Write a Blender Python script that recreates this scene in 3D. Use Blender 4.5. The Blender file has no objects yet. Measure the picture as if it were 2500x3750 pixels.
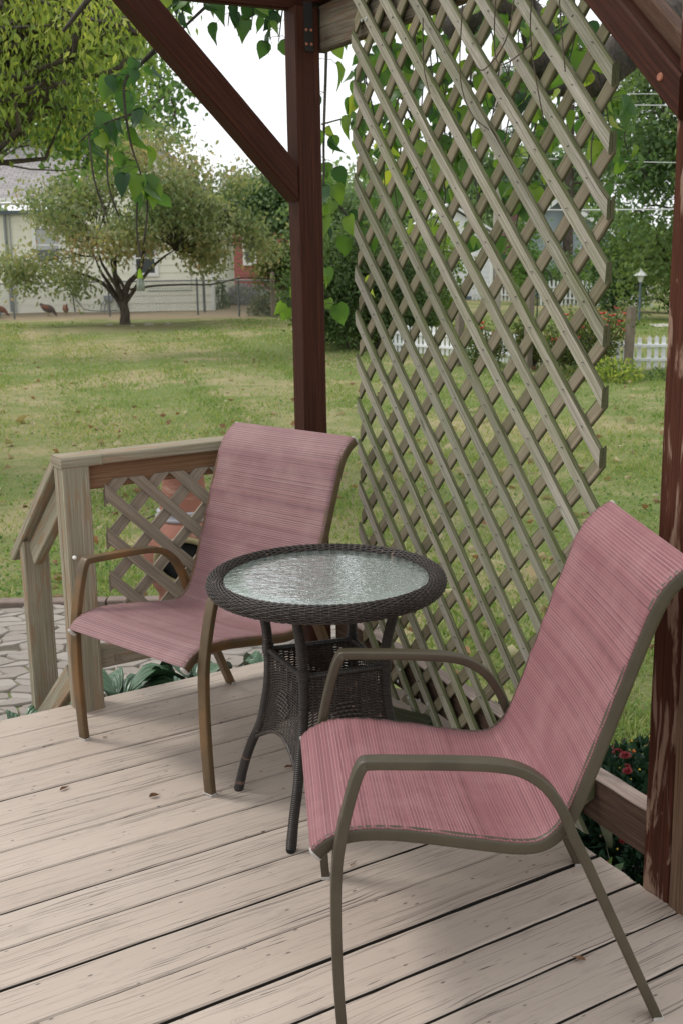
import bpy, math, random
import numpy as np
from mathutils import Vector, Matrix
random.seed(7); RS=np.random.RandomState(11)
sc=bpy.context.scene; COL=sc.collection
PI=math.pi
# ------------------------------------------------------------------ camera
CAMH=1.5262; PITCH=0.22651; ROLL=-0.01734
cd=bpy.data.cameras.new('camera'); cam=bpy.data.objects.new('camera',cd); COL.objects.link(cam); sc.camera=cam
cr,sr=math.cos(ROLL),math.sin(ROLL); cp,sp=math.cos(PITCH),math.sin(PITCH)
R0=Vector((1,0,0)); U0=Vector((0,sp,cp)); F0=Vector((0,cp,-sp))
# image x axis / image up axis after the roll
RX=R0*cr+U0*sr; UY=U0*cr-R0*sr
cam.matrix_world=Matrix(((RX.x,UY.x,-F0.x,0),(RX.y,UY.y,-F0.y,0),(RX.z,UY.z,-F0.z,CAMH),(0,0,0,1)))
cd.sensor_fit='VERTICAL'; cd.sensor_height=36; cd.lens=4290.4/3750*36; cd.clip_start=.05; cd.clip_end=600
cd.dof.use_dof=True; cd.dof.focus_distance=3.0; cd.dof.aperture_fstop=11.0
# ------------------------------------------------------------------ node helpers
def mat(name):
    m=bpy.data.materials.new(name); m.use_nodes=True; nt=m.node_tree
    for n in list(nt.nodes): nt.nodes.remove(n)
    out=nt.nodes.new('ShaderNodeOutputMaterial'); return m,nt,out
def N(nt,t,ins=None,**kw):
    n=nt.nodes.new('ShaderNode'+t)
    for k,v in kw.items(): setattr(n,k,v)
    if ins:
        for k,v in ins.items():
            s=n.inputs[k]
            if isinstance(v,bpy.types.NodeSocket): nt.links.new(v,s)
            else: s.default_value=v
    return n
def C4(c): return (c[0],c[1],c[2],1)
def ramp(nt,fac,stops,interp='LINEAR'):
    r=nt.nodes.new('ShaderNodeValToRGB'); r.color_ramp.interpolation=interp
    el=r.color_ramp.elements
    while len(el)<len(stops): el.new(.5)
    for e,(p,c) in zip(el,stops):
        e.position=p; e.color=C4(c) if hasattr(c,'__len__') else (c,c,c,1)
    nt.links.new(fac,r.inputs[0]); return r.outputs[0]
def math_(nt,op,a,b=None,c=None,clamp=False):
    n=nt.nodes.new('ShaderNodeMath'); n.operation=op; n.use_clamp=clamp
    for i,v in enumerate((a,b,c)):
        if v is None: continue
        if isinstance(v,bpy.types.NodeSocket): nt.links.new(v,n.inputs[i])
        else: n.inputs[i].default_value=v
    return n.outputs[0]
def mixc(nt,f,a,b,mode='MIX'):
    n=nt.nodes.new('ShaderNodeMix'); n.data_type='RGBA'; n.blend_type=mode
    for s,v in ((n.inputs[0],f),(n.inputs[6],a),(n.inputs[7],b)):
        if isinstance(v,bpy.types.NodeSocket): nt.links.new(v,s)
        elif hasattr(v,'__len__'): s.default_value=C4(v)
        else: s.default_value=v
    return n.outputs[2]
def mapped(nt,src,scale=(1,1,1),rot=(0,0,0),loc=(0,0,0)):
    m=nt.nodes.new('ShaderNodeMapping'); nt.links.new(src,m.inputs[0])
    m.inputs['Scale'].default_value=scale; m.inputs['Rotation'].default_value=rot; m.inputs['Location'].default_value=loc
    return m.outputs[0]
def noise(nt,vec,scale=5,detail=3,rough=.55,dist=0,dims='3D'):
    n=N(nt,'TexNoise',noise_dimensions=dims); n.inputs['Scale'].default_value=scale; n.inputs['Detail'].default_value=detail
    n.inputs['Roughness'].default_value=rough; n.inputs['Distortion'].default_value=dist
    if vec is not None: nt.links.new(vec,n.inputs['Vector'])
    return n.outputs[0]
def bump(nt,h,strength=.3,dist=.002,nrm=None):
    b=N(nt,'Bump',{'Height':h}); b.inputs['Strength'].default_value=strength; b.inputs['Distance'].default_value=dist
    if nrm is not None: nt.links.new(nrm,b.inputs['Normal'])
    return b.outputs[0]
def princ(nt,out,col,rough=.6,normal=None,**kw):
    p=nt.nodes.new('ShaderNodeBsdfPrincipled')
    for k,v in (('Base Color',col),('Roughness',rough)):
        if isinstance(v,bpy.types.NodeSocket): nt.links.new(v,p.inputs[k])
        else: p.inputs[k].default_value=C4(v) if hasattr(v,'__len__') else v
    if normal is not None: nt.links.new(normal,p.inputs['Normal'])
    for k,v in kw.items():
        s=p.inputs[k.replace('_',' ')]
        if isinstance(v,bpy.types.NodeSocket): nt.links.new(v,s)
        else: s.default_value=v
    if out is not None: nt.links.new(p.outputs[0],out.inputs[0])
    return p
def uvn(nt): return N(nt,'TexCoord').outputs['UV']
def objn(nt): return N(nt,'TexCoord').outputs['Object']
# ------------------------------------------------------------------ materials
def wood(name,a,b,dark,grain=1.0,rough=.75,green=None,greenamt=.4,patch=None,patchamt=.5,knots=True,crack=.35,bs=.35,spec=.18):
    """u runs along the grain (metres), v round the piece"""
    m,nt,out=mat(name); uv=uvn(nt)
    g1=noise(nt,mapped(nt,uv,(2.2,150*grain,1)),1,5,.7,.5)
    g2=noise(nt,mapped(nt,uv,(3.5,380*grain,1)),1,3,.65,.15)
    big=noise(nt,mapped(nt,uv,(2.2,9,1)),1,3,.6)
    c=mixc(nt,ramp(nt,g1,[(.38,0),(.60,1)]),tuple(min(1,x*1.12) for x in a),tuple(x*.88 for x in b))
    c=mixc(nt,math_(nt,'MULTIPLY',ramp(nt,big,[(.35,0),(.65,1)]),.45),c,(a[0]*.62,a[1]*.6,a[2]*.58))
    tn=N(nt,'Attribute',attribute_name='tint').outputs['Fac']; c=mixc(nt,1,c,ramp(nt,tn,[(0,(.62,.64,.58)),(.5,(.97,.97,.97)),(1,(1.0,.98,.95))]),'MULTIPLY')
    ck=ramp(nt,g2,[(.34,1),(.43,0)])
    ck=math_(nt,'MULTIPLY',ck,min(1,crack*1.5))
    c=mixc(nt,ck,c,dark)
    h=math_(nt,'ADD',g1,math_(nt,'MULTIPLY',g2,.6))
    if knots:
        v=N(nt,'TexVoronoi',{'Vector':mapped(nt,uv,(3.1,11,1))}); v.inputs['Scale'].default_value=1; v.inputs['Randomness'].default_value=1
        w=N(nt,'TexNoise',{'Vector':mapped(nt,uv,(30,60,1))})
        k=math_(nt,'ADD',v.outputs['Distance'],math_(nt,'MULTIPLY',w.outputs[0],.08))
        sel=ramp(nt,N(nt,'SeparateColor',{0:v.outputs['Color']}).outputs[0],[(.74,0),(.76,1)])
        kk=math_(nt,'MULTIPLY',ramp(nt,k,[(.09,1),(.15,.0)]),sel)
        c=mixc(nt,math_(nt,'MULTIPLY',kk,.75),c,dark)
    if patch is not None:
        pn=noise(nt,mapped(nt,uv,(4,26,1)),1,4,.65,.8)
        c=mixc(nt,math_(nt,'MULTIPLY',ramp(nt,pn,[(.52,0),(.6,1)]),patchamt),c,patch)
    if green is not None:
        gn=noise(nt,mapped(nt,uv,(2.4,14,1),loc=(5,5,0)),1,5,.7)
        c=mixc(nt,math_(nt,'MULTIPLY',ramp(nt,gn,[(.42,0),(.66,1)]),greenamt),c,green)
    princ(nt,out,c,rough,bump(nt,h,min(1,bs*1.5),.0025),Specular_IOR_Level=spec)
    return m
M={}
M['lath_edge']=wood('mossy_lath_edge',(.15,.145,.09),(.07,.075,.035),(.02,.02,.012),1.5,.95,green=(.07,.095,.02),greenamt=.6,crack=.6,knots=False)
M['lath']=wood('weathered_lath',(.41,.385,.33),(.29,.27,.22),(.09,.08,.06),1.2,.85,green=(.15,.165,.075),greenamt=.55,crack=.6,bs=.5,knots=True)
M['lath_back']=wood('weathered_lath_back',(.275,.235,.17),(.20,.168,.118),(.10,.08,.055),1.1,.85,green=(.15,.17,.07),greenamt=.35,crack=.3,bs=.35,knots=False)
M['cedar']=wood('weathered_post_wood',(.37,.32,.245),(.25,.20,.14),(.07,.05,.035),.9,.8,green=(.24,.26,.18),greenamt=.45,patch=(.28,.15,.08),patchamt=.7,crack=.35)
M['subrail']=wood('brown_rail_wood',(.26,.15,.085),(.20,.105,.055),(.05,.03,.02),.8,.8,crack=.25,knots=False)
M['raillath']=wood('grey_brown_lath',(.33,.275,.215),(.22,.175,.13),(.08,.06,.045),1.2,.85,crack=.35,knots=True)
M['beamgrey']=wood('weathered_beam_wood',(.17,.145,.105),(.10,.08,.055),(.03,.025,.02),.7,.85,patch=(.13,.065,.04),patchamt=.5,crack=.7,bs=.8)
M['timber']=wood('dark_timber',(.105,.065,.045),(.06,.036,.026),(.02,.014,.01),.7,.85,crack=.6,bs=.9)
M['timbertop']=wood('faded_timber_top',(.36,.29,.25),(.27,.2,.17),(.1,.07,.06),.8,.85,crack=.5,bs=.6,knots=False)
M['stain']=wood('red_brown_stain',(.060,.0205,.0115),(.036,.012,.0078),(.009,.0045,.0035),.8,.6,crack=.35,bs=.3,knots=True,spec=.1)
M['stain_worn']=wood('worn_red_stain',(.085,.029,.017),(.058,.019,.011),(.02,.01,.007),.9,.65,spec=.1,patch=(.30,.20,.145),patchamt=.75,crack=.4,bs=.5,knots=False)
M['stain_bare']=wood('bare_brown_post',(.20,.125,.08),(.13,.078,.048),(.04,.025,.018),.9,.7,crack=.4,bs=.6,knots=False)
M['board2']=wood('second_brace_board',(.12,.065,.04),(.085,.042,.027),(.03,.018,.012),.8,.65,patch=(.30,.2,.15),patchamt=.25,crack=.4,knots=False)
M['blackwood']=wood('rotten_wood',(.06,.055,.035),(.035,.03,.02),(.01,.01,.008),.7,.9,green=(.06,.09,.03),greenamt=.6)
def deck_mat():
    m,nt,out=mat('painted_deck_boards'); uv=uvn(nt)
    base=(.47,.395,.335)
    big=noise(nt,mapped(nt,uv,(1.3,5,1)),1,4,.6)
    c=mixc(nt,ramp(nt,big,[(.3,0),(.7,1)]),(base[0]*.9,base[1]*.885,base[2]*.87),(base[0]*1.04,base[1]*1.03,base[2]*1.02))
    # worn grey smudges
    sm=noise(nt,mapped(nt,uv,(7,30,1)),1,6,.75)
    c=mixc(nt,math_(nt,'MULTIPLY',ramp(nt,sm,[(.54,0),(.68,1)]),.42),c,(.25,.205,.175))
    # fine open grain only in patches
    warp=noise(nt,mapped(nt,uv,(3,10,1)),1,2,.5)
    sep=N(nt,'SeparateXYZ',{0:uv})
    vy=math_(nt,'ADD',sep.outputs[1],math_(nt,'MULTIPLY',warp,.035))
    vec=N(nt,'CombineXYZ',{0:math_(nt,'MULTIPLY',sep.outputs[0],1.7),1:math_(nt,'MULTIPLY',vy,230)}).outputs[0]
    gr=noise(nt,vec,1,3,.6,.15)
    pat=noise(nt,mapped(nt,uv,(1.6,7,1),loc=(3,1,0)),1,3,.6)
    patm=ramp(nt,pat,[(.42,0),(.58,1)])
    line=ramp(nt,gr,[(.36,1),(.43,0)])
    fine=math_(nt,'MULTIPLY',line,math_(nt,'ADD',math_(nt,'MULTIPLY',patm,.8),.22))
    c=mixc(nt,math_(nt,'MULTIPLY',fine,.95),c,(.10,.078,.064))
    # short deep checks
    vec2=N(nt,'CombineXYZ',{0:math_(nt,'MULTIPLY',sep.outputs[0],7),1:math_(nt,'MULTIPLY',vy,190)}).outputs[0]
    ck=ramp(nt,noise(nt,vec2,1,2,.55,.1),[(.27,1),(.32,0)])
    c=mixc(nt,math_(nt,'MULTIPLY',ck,.95),c,(.035,.028,.024))
    tn=N(nt,'Attribute',attribute_name='tint').outputs['Fac']; c=mixc(nt,1,c,ramp(nt,tn,[(0,(.90,.885,.87)),(1,(1.0,1.0,1.0))]),'MULTIPLY')
    # knots with rings
    v=N(nt,'TexVoronoi',{'Vector':mapped(nt,uv,(4.4,12,1))}); v.inputs['Scale'].default_value=1
    d=v.outputs['Distance']; sel=ramp(nt,N(nt,'SeparateColor',{0:v.outputs['Color']}).outputs[0],[(.72,0),(.73,1)])
    ring=math_(nt,'MULTIPLY',math_(nt,'SINE',math_(nt,'MULTIPLY',math_(nt,'ADD',d,math_(nt,'MULTIPLY',sm,.05)),150)),.5)
    kk=math_(nt,'MULTIPLY',ramp(nt,d,[(.08,1),(.16,0)]),sel)
    c=mixc(nt,math_(nt,'MULTIPLY',math_(nt,'MULTIPLY',kk,ramp(nt,ring,[(.35,0),(.5,1)])),.75),c,(.14,.11,.09))
    # small dirt pits
    v2=N(nt,'TexVoronoi',{'Vector':mapped(nt,uv,(26,60,1))}); v2.inputs['Scale'].default_value=1
    pit=math_(nt,'MULTIPLY',ramp(nt,v2.outputs['Distance'],[(.10,1),(.2,0)]),ramp(nt,N(nt,'SeparateColor',{0:v2.outputs['Color']}).outputs[1],[(.84,0),(.85,1)]))
    c=mixc(nt,math_(nt,'MULTIPLY',pit,.9),c,(.10,.08,.065))
    h=math_(nt,'SUBTRACT',math_(nt,'MULTIPLY',warp,.3),math_(nt,'ADD',math_(nt,'MULTIPLY',fine,.8),math_(nt,'ADD',ck,math_(nt,'MULTIPLY',pit,.6))))
    h=math_(nt,'ADD',h,math_(nt,'MULTIPLY',gr,.35))
    princ(nt,out,c,.62,bump(nt,h,.55,.0016)); return m
M['deck']=deck_mat()
def fabric(name,a,b,light,dark):
    """sling fabric: u metres along the sling, v metres across; stripes run across"""
    m,nt,out=mat(name); uv=uvn(nt)
    s1=noise(nt,mapped(nt,uv,(290,.35,1)),1,2,.8)
    s2=noise(nt,mapped(nt,uv,(60,.12,1),loc=(9,0,0)),1,2,.6)
    s4=noise(nt,mapped(nt,uv,(130,.2,1),loc=(4,3,0)),1,1,.5)
    s3=noise(nt,mapped(nt,uv,(9,7,1),loc=(2,7,0)),1,4,.65)
    c=mixc(nt,ramp(nt,s2,[(.4,0),(.6,1)]),a,b)
    c=mixc(nt,ramp(nt,s1,[(.56,0),(.66,.3)]),c,light)
    c=mixc(nt,ramp(nt,s1,[(.36,.7),(.46,0)]),c,dark)
    c=mixc(nt,ramp(nt,s4,[(.66,0),(.70,.35)]),c,light)
    c=mixc(nt,math_(nt,'MULTIPLY',ramp(nt,s3,[(.45,0),(.75,1)]),.3),c,light)
    c=mixc(nt,math_(nt,'MULTIPLY',ramp(nt,noise(nt,mapped(nt,uv,(38,30,1)),1,3,.6),[(.70,0),(.76,1)]),.5),c,dark)
    wr=N(nt,'TexWave',{'Vector':uv},wave_type='BANDS',bands_direction='X'); wr.inputs['Scale'].default_value=46; wr.inputs['Distortion'].default_value=.35
    amp=ramp(nt,noise(nt,mapped(nt,uv,(22,.6,1),loc=(1,1,0)),1,2,.6),[(.35,.15),(.65,.75)])
    c=mixc(nt,math_(nt,'MULTIPLY',ramp(nt,wr.outputs[1],[(.72,0),(.93,1)]),amp),c,light)
    # weave
    w1=N(nt,'TexWave',{'Vector':mapped(nt,uv,(1,1,1))},wave_type='BANDS',bands_direction='Y'); w1.inputs['Scale'].default_value=130; w1.inputs['Distortion'].default_value=.6
    w2=N(nt,'TexWave',{'Vector':mapped(nt,uv,(1,1,1))},wave_type='BANDS',bands_direction='X'); w2.inputs['Scale'].default_value=170; w2.inputs['Distortion'].default_value=.8
    ww=math_(nt,'MULTIPLY',w1.outputs[1],w2.outputs[1])
    c=mixc(nt,math_(nt,'MULTIPLY',ww,.25),c,dark)
    princ(nt,out,c,.62,bump(nt,math_(nt,'ADD',ww,s1),.35,.0012),Specular_IOR_Level=.35)
    return m
M['sling_a']=fabric('mauve_sling_fabric',(.235,.112,.115),(.186,.086,.094),(.41,.29,.275),(.092,.044,.052))
M['sling_b']=fabric('redder_lit_sling_fabric',(.245,.098,.106),(.19,.073,.082),(.42,.235,.235),(.105,.04,.048))  # same fabric on both chairs; redder light on this one put into its colour
def paintmetal(name,a,b,rust=None,rough=.42):
    m,nt,out=mat(name); o=objn(nt)
    n1=noise(nt,o,9,4,.6); n2=noise(nt,mapped(nt,o,(60,60,60)),1,4,.7)
    c=mixc(nt,ramp(nt,n1,[(.35,0),(.65,1)]),a,b)
    c=mixc(nt,math_(nt,'MULTIPLY',ramp(nt,n2,[(.6,0),(.75,1)]),.35),c,(a[0]*.5,a[1]*.5,a[2]*.5))
    if rust: c=mixc(nt,math_(nt,'MULTIPLY',ramp(nt,noise(nt,mapped(nt,o,(5,5,2.5)),1,4,.6),[(.5,0),(.62,1)]),.6),c,rust)
    princ(nt,out,c,rough,bump(nt,n2,.12,.001),Metallic=.15); return m
M['frame_a']=paintmetal('bronze_paint_golden',(.135,.085,.038),(.085,.057,.030),(.22,.105,.035))
M['frame_b']=paintmetal('bronze_paint_olive',(.074,.060,.037),(.054,.043,.028))
def simple(name,col,rough=.6,var=.25,scale=8,bs=.15,**kw):
    m,nt,out=mat(name); o=objn(nt); n1=noise(nt,o,scale,4,.6)
    c=mixc(nt,n1,tuple(x*(1-var) for x in col),tuple(min(1,x*(1+var)) for x in col))
    princ(nt,out,c,rough,bump(nt,n1,bs,.003),**kw); return m
M['cap']=simple('grey_plastic_cap',(.42,.40,.37),.5,.2,60)
M['zinc']=simple('zinc_screw',(.42,.45,.43),.4,.2,60,Metallic=.5)
M['copper']=simple('rusty_screw',(.30,.11,.06),.6,.3,90)
M['blackmetal']=simple('black_bracket',(.014,.013,.012),.5,.3,30)
M['porcelain']=simple('white_knob',(.75,.72,.68),.3,.08,30)
def wicker():
    m,nt,out=mat('dark_wicker'); uv=uvn(nt); o=objn(nt)
    n1=noise(nt,mapped(nt,o,(45,45,45)),1,3,.6); n2=noise(nt,o,7,3,.6)
    c=mixc(nt,ramp(nt,n1,[(.3,0),(.7,1)]),(.017,.0125,.010),(.05,.036,.029))
    c=mixc(nt,math_(nt,'MULTIPLY',ramp(nt,noise(nt,mapped(nt,o,(80,80,80),loc=(3,3,3)),1,3,.6),[(.6,0),(.68,1)]),ramp(nt,n2,[(.45,0),(.6,1)])),c,(.20,.13,.095))
    princ(nt,out,c,.45,bump(nt,n1,.2,.001)); return m
M['wicker']=wicker()
def cane():
    m,nt,out=mat('cane_wrap'); uv=uvn(nt); o=objn(nt)
    w=N(nt,'TexWave',{'Vector':uv},wave_type='BANDS',bands_direction='X'); w.inputs['Scale'].default_value=62; w.inputs['Distortion'].default_value=.5; w.inputs['Detail'].default_value=1
    n1=noise(nt,mapped(nt,uv,(90,3,1)),1,3,.6)
    c=mixc(nt,ramp(nt,n1,[(.35,0),(.7,1)]),(.014,.011,.009),(.038,.028,.022))
    c=mixc(nt,ramp(nt,w.outputs[1],[(.0,.75),(.35,0)]),c,(.008,.006,.005))
    c=mixc(nt,ramp(nt,noise(nt,mapped(nt,uv,(40,2,1),loc=(4,2,0)),1,2,.5),[(.68,0),(.72,.8)]),c,(.17,.10,.07))
    princ(nt,out,c,.42,bump(nt,w.outputs[1],.8,.0025)); return m
M['cane']=cane()
def glass():
    m,nt,out=mat('rippled_table_glass'); o=objn(nt)
    n1=noise(nt,mapped(nt,o,(46,84,46)),1,2,.5,.9); n2=noise(nt,mapped(nt,o,(24,40,20),loc=(2,2,2)),1,2,.5)
    b=bump(nt,math_(nt,'ADD',n1,n2),1.0,.0027)
    p=princ(nt,out,(.30,.36,.325),.04,b,Coat_Normal=b,Transmission_Weight=.3,IOR=2.5,Coat_IOR=1.9,Coat_Weight=1.0,Coat_Roughness=.03)
    return m
M['glass']=glass()
def leafmat(name,cols,trans=.45,rough=.5,spec=.3):
    m,nt,out=mat(name)
    t=N(nt,'Attribute',attribute_name='tint').outputs['Fac']
    k=len(cols)-1
    c=ramp(nt,t,[(i/k,cc) for i,cc in enumerate(cols)])
    p=princ(nt,None,c,rough,Specular_IOR_Level=spec)
    tr=N(nt,'BsdfTranslucent'); tc=mixc(nt,1,c,(1.55,1.6,.85),'MULTIPLY'); nt.links.new(tc,tr.inputs[0])
    mx=N(nt,'MixShader',{0:trans,1:p.outputs[0],2:tr.outputs[0]}); nt.links.new(mx.outputs[0],out.inputs[0]); return m
M['leaf_ash']=leafmat('yellow_green_leaves',[(.07,.12,.035),(.15,.22,.055),(.28,.35,.08),(.50,.50,.15)],.5)
M['leaf_maple']=leafmat('mid_green_leaves',[(.05,.10,.03),(.09,.17,.05),(.15,.25,.07),(.24,.34,.11)],.45)
M['leaf_dog']=leafmat('dogwood_leaves',[(.10,.15,.07),(.17,.225,.105),(.26,.29,.155),(.31,.31,.17),(.44,.34,.20),(.52,.27,.18)],.4)
M['leaf_dark']=leafmat('dark_green_leaves',[(.035,.07,.03),(.065,.12,.045),(.11,.18,.07),(.19,.26,.10)],.42)
M['leaf_far_haze']=leafmat('haze_paled_foliage',[(.10,.16,.08),(.17,.25,.12),(.26,.35,.17)],.45)  # distance haze put into the leaf colour as paler greens
M['leaf_shrub']=leafmat('shrub_leaves',[(.045,.075,.028),(.08,.13,.045),(.13,.195,.065),(.22,.30,.10)],.38)
M['leaf_blue']=leafmat('blue_green_needles',[(.05,.09,.06),(.09,.14,.09),(.14,.20,.13)],.3)
M['leaf_cat']=leafmat('catalpa_leaves',[(.028,.07,.03),(.045,.105,.035),(.085,.165,.035),(.16,.25,.04),(.32,.36,.06)],.5,.4)
M['leaf_rose']=leafmat('rose_leaves',[(.04,.07,.02),(.08,.12,.035),(.14,.17,.05),(.22,.16,.07)],.35)
M['mum_leaf']=leafmat('mum_leaves',[(.012,.035,.02),(.02,.055,.028),(.035,.08,.04)],.2)
M['grass']=leafmat('grass_blades',[(.08,.15,.035),(.14,.225,.055),(.22,.28,.095),(.35,.34,.16),(.48,.40,.24)],.35,.6,.2)
M['litter']=leafmat('dead_leaf_litter',[(.42,.38,.24),(.33,.26,.15),(.22,.13,.08),(.36,.20,.12)],.2,.7,.1)
M['dryleaf']=simple('dry_brown_leaf',(.17,.085,.04),.7,.5,90)
M['bigleaf']=simple('withered_grey_green_leaf',(.20,.21,.13),.7,.3,40)
M['redpetal']=simple('dark_red_petals',(.22,.008,.012),.5,.5,120)
M['rosepetal']=simple('coral_red_petals',(.65,.06,.07),.5,.3,60)
M['yellowbud']=simple('yellow_buds',(.55,.38,.04),.5,.4,120)
M['orangebud']=simple('orange_petals',(.48,.12,.02),.5,.4,120)
M['lav']=leafmat('lavender_haze',[(.30,.28,.36),(.42,.40,.48),(.20,.26,.18)],.3)
def bark(name,a,b,sc_=14):
    m,nt,out=mat(name); o=objn(nt); n1=noise(nt,mapped(nt,o,(1,1,.3)),sc_,5,.7,.6)
    c=mixc(nt,ramp(nt,n1,[(.35,0),(.65,1)]),a,b); princ(nt,out,c,.9,bump(nt,n1,.8,.03)); return m
M['bark']=bark('tree_bark',(.035,.027,.02),(.115,.09,.068))
M['bark_cat']=bark('catalpa_bark',(.02,.017,.014),(.085,.07,.055),18)
M['twig']=bark('twig_bark',(.05,.04,.03),(.12,.09,.06),40)
def hosta():
    m,nt,out=mat('hosta_leaf'); uv=uvn(nt)
    w=N(nt,'TexWave',{'Vector':uv},wave_type='BANDS',bands_direction='Y'); w.inputs['Scale'].default_value=3.2
    c=mixc(nt,w.outputs[1],(.035,.085,.04),(.075,.15,.075))
    princ(nt,out,c,.33,bump(nt,w.outputs[1],.5,.006),Specular_IOR_Level=.6); return m
M['hosta']=hosta()
def ground_mat():
    m,nt,out=mat('lawn_ground'); o=objn(nt)
    n1=noise(nt,o,.22,4,.65,.5); n2=noise(nt,o,1.6,5,.7,.4); n3=noise(nt,o,14,5,.75); n4=noise(nt,o,60,4,.7)
    g=mixc(nt,n3,(.085,.13,.035),(.22,.27,.09))
    dry=mixc(nt,n4,(.28,.225,.13),(.44,.37,.22))
    f=math_(nt,'ADD',math_(nt,'MULTIPLY',n1,.6),math_(nt,'MULTIPLY',n2,.4))
    sep=N(nt,'SeparateXYZ',{0:o})
    # soil strip along the chain-link fence and under the dogwood
    c=mixc(nt,ramp(nt,f,[(.46,.05),(.58,.9)]),g,dry)
    c=mixc(nt,math_(nt,'MULTIPLY',ramp(nt,n3,[(.5,0),(.7,1)]),.35),c,(.07,.055,.035))
    strip=math_(nt,'MULTIPLY',ramp(nt,math_(nt,'MULTIPLY',math_(nt,'ADD',math_(nt,'SUBTRACT',sep.outputs[1],math_(nt,'MULTIPLY',sep.outputs[0],-.18)),math_(nt,'MULTIPLY',n2,2.0)),.02),[(.70,0),(.715,1)]),ramp(nt,math_(nt,'MULTIPLY',sep.outputs[0],-.1),[(.20,0),(.27,1)]))
    c=mixc(nt,math_(nt,'MULTIPLY',strip,.85),c,mixc(nt,n3,(.22,.16,.11),(.34,.27,.19)))
    dx=math_(nt,'ADD',sep.outputs[0],5.6); dy=math_(nt,'MULTIPLY',math_(nt,'ADD',sep.outputs[1],-31.6),.8)
    rr=math_(nt,'SQRT',math_(nt,'ADD',math_(nt,'MULTIPLY',dx,dx),math_(nt,'MULTIPLY',dy,dy)))
    rr=math_(nt,'ADD',rr,math_(nt,'MULTIPLY',n2,2.2))
    bare=ramp(nt,math_(nt,'MULTIPLY',rr,.2),[(.4,.7),(.75,0)])
    c=mixc(nt,math_(nt,'MULTIPLY',bare,.8),c,mixc(nt,n3,(.13,.095,.06),(.24,.19,.125)))
    princ(nt,out,c,.95,bump(nt,math_(nt,'ADD',n3,n4),.6,.03),Specular_IOR_Level=.1); return m
M['ground']=ground_mat()
def stone():
    m,nt,out=mat('patio_stone'); o=objn(nt)
    t=N(nt,'Attribute',attribute_name='tint').outputs['Fac']
    n1=noise(nt,o,30,5,.7); n2=noise(nt,o,4,3,.6)
    c=mixc(nt,t,(.27,.235,.205),(.37,.335,.30)); c=mixc(nt,math_(nt,'MULTIPLY',n1,.55),c,(.17,.145,.12))
    princ(nt,out,c,.9,bump(nt,n1,.5,.006)); return m
M['stone']=stone()
M['gapshade']=simple('board_gap_shade',(.03,.024,.019),.95,.4,40)  # shade inside the board gaps, put into the colour of the board sides
M['soil']=simple('dark_soil',(.045,.032,.022),.95,.5,30,.8)
M['joint']=simple('joint_dirt',(.10,.085,.06),.95,.5,40,.8)
M['brickedge']=simple('brick_edging',(.19,.145,.12),.9,.3,20,.4)
M['terracotta']=None
def terra():
    m,nt,out=mat('terracotta'); o=objn(nt); n1=noise(nt,o,6,4,.6); n2=noise(nt,mapped(nt,o,(1,1,4)),5,4,.7,.6)
    c=mixc(nt,ramp(nt,n1,[(.35,0),(.65,1)]),(.27,.105,.066),(.19,.075,.05))
    c=mixc(nt,math_(nt,'MULTIPLY',ramp(nt,n2,[(.55,0),(.7,1)]),.5),c,(.40,.25,.18))
    princ(nt,out,c,.75,bump(nt,n2,.3,.01)); return m
M['terracotta']=terra()
M['olivepot']=simple('olive_glaze',(.19,.16,.075),.6,.35,9)
M['greyglaze']=simple('grey_blue_glaze',(.30,.29,.31),.6,.25,12)
M['soot']=simple('soot',(.004,.004,.004),.95,.2,20)
M['cream']=simple('cream_siding',(.80,.79,.67),.75,.06,3,.1)
M['palecream']=simple('white_trim',(.80,.80,.78),.6,.05,5,.05)
M['redhouse']=simple('red_siding',(.36,.125,.115),.8,.1,3)
M['bluehouse']=simple('blue_grey_siding',(.40,.47,.49),.8,.05,3)
M['whitehouse']=simple('white_siding',(.82,.83,.84),.7,.04,3)
M['brick']=None
def brickm():
    m,nt,out=mat('dark_brick'); o=objn(nt)
    b=N(nt,'TexBrick',{'Vector':mapped(nt,o,(1,1,1),(PI/2,0,0))}); b.inputs['Scale'].default_value=4.5
    b.inputs['Color1'].default_value=(.16,.06,.045,1); b.inputs['Color2'].default_value=(.11,.045,.04,1); b.inputs['Mortar'].default_value=(.22,.19,.17,1)
    princ(nt,out,b.outputs[0],.9); return m
M['brick']=brickm()
def shingle():
    m,nt,out=mat('grey_shingles'); o=objn(nt)
    b=N(nt,'TexBrick',{'Vector':mapped(nt,uvn(nt),(1,1,1))}); b.inputs['Scale'].default_value=1; b.inputs['Brick Width'].default_value=.32; b.inputs['Row Height'].default_value=.15; b.inputs['Mortar Size'].default_value=.012
    b.inputs['Color1'].default_value=(.30,.28,.28,1); b.inputs['Color2'].default_value=(.42,.39,.385,1); b.inputs['Mortar'].default_value=(.11,.10,.10,1)
    n1=noise(nt,o,3,4,.6); c=mixc(nt,math_(nt,'MULTIPLY',n1,.4),b.outputs[0],(.2,.18,.18))
    princ(nt,out,c,.9); return m
M['shingle']=shingle()
M['pane']=simple('window_glass',(.055,.065,.07),.12,.3,2,0,Specular_IOR_Level=.8)
M['blind']=simple('window_blind',(.45,.47,.47),.7,.1,5)
M['galv']=simple('galvanised_steel',(.17,.18,.18),.5,.15,20,Metallic=.4)
M['darkcable']=simple('dark_cable',(.05,.045,.04),.6,.2,20)
M['wire']=simple('pale_wire',(.55,.56,.56),.5,.1,10)
M['meter']=simple('grey_meter',(.24,.27,.28),.5,.15,10)
M['hen_red']=simple('chestnut_feathers',(.20,.058,.022),.8,.6,22)
M['hen_dark']=simple('dark_speckled_feathers',(.06,.03,.02),.8,.9,30)
M['hen_white']=simple('white_feathers',(.6,.56,.5),.8,.1,20)
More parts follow.
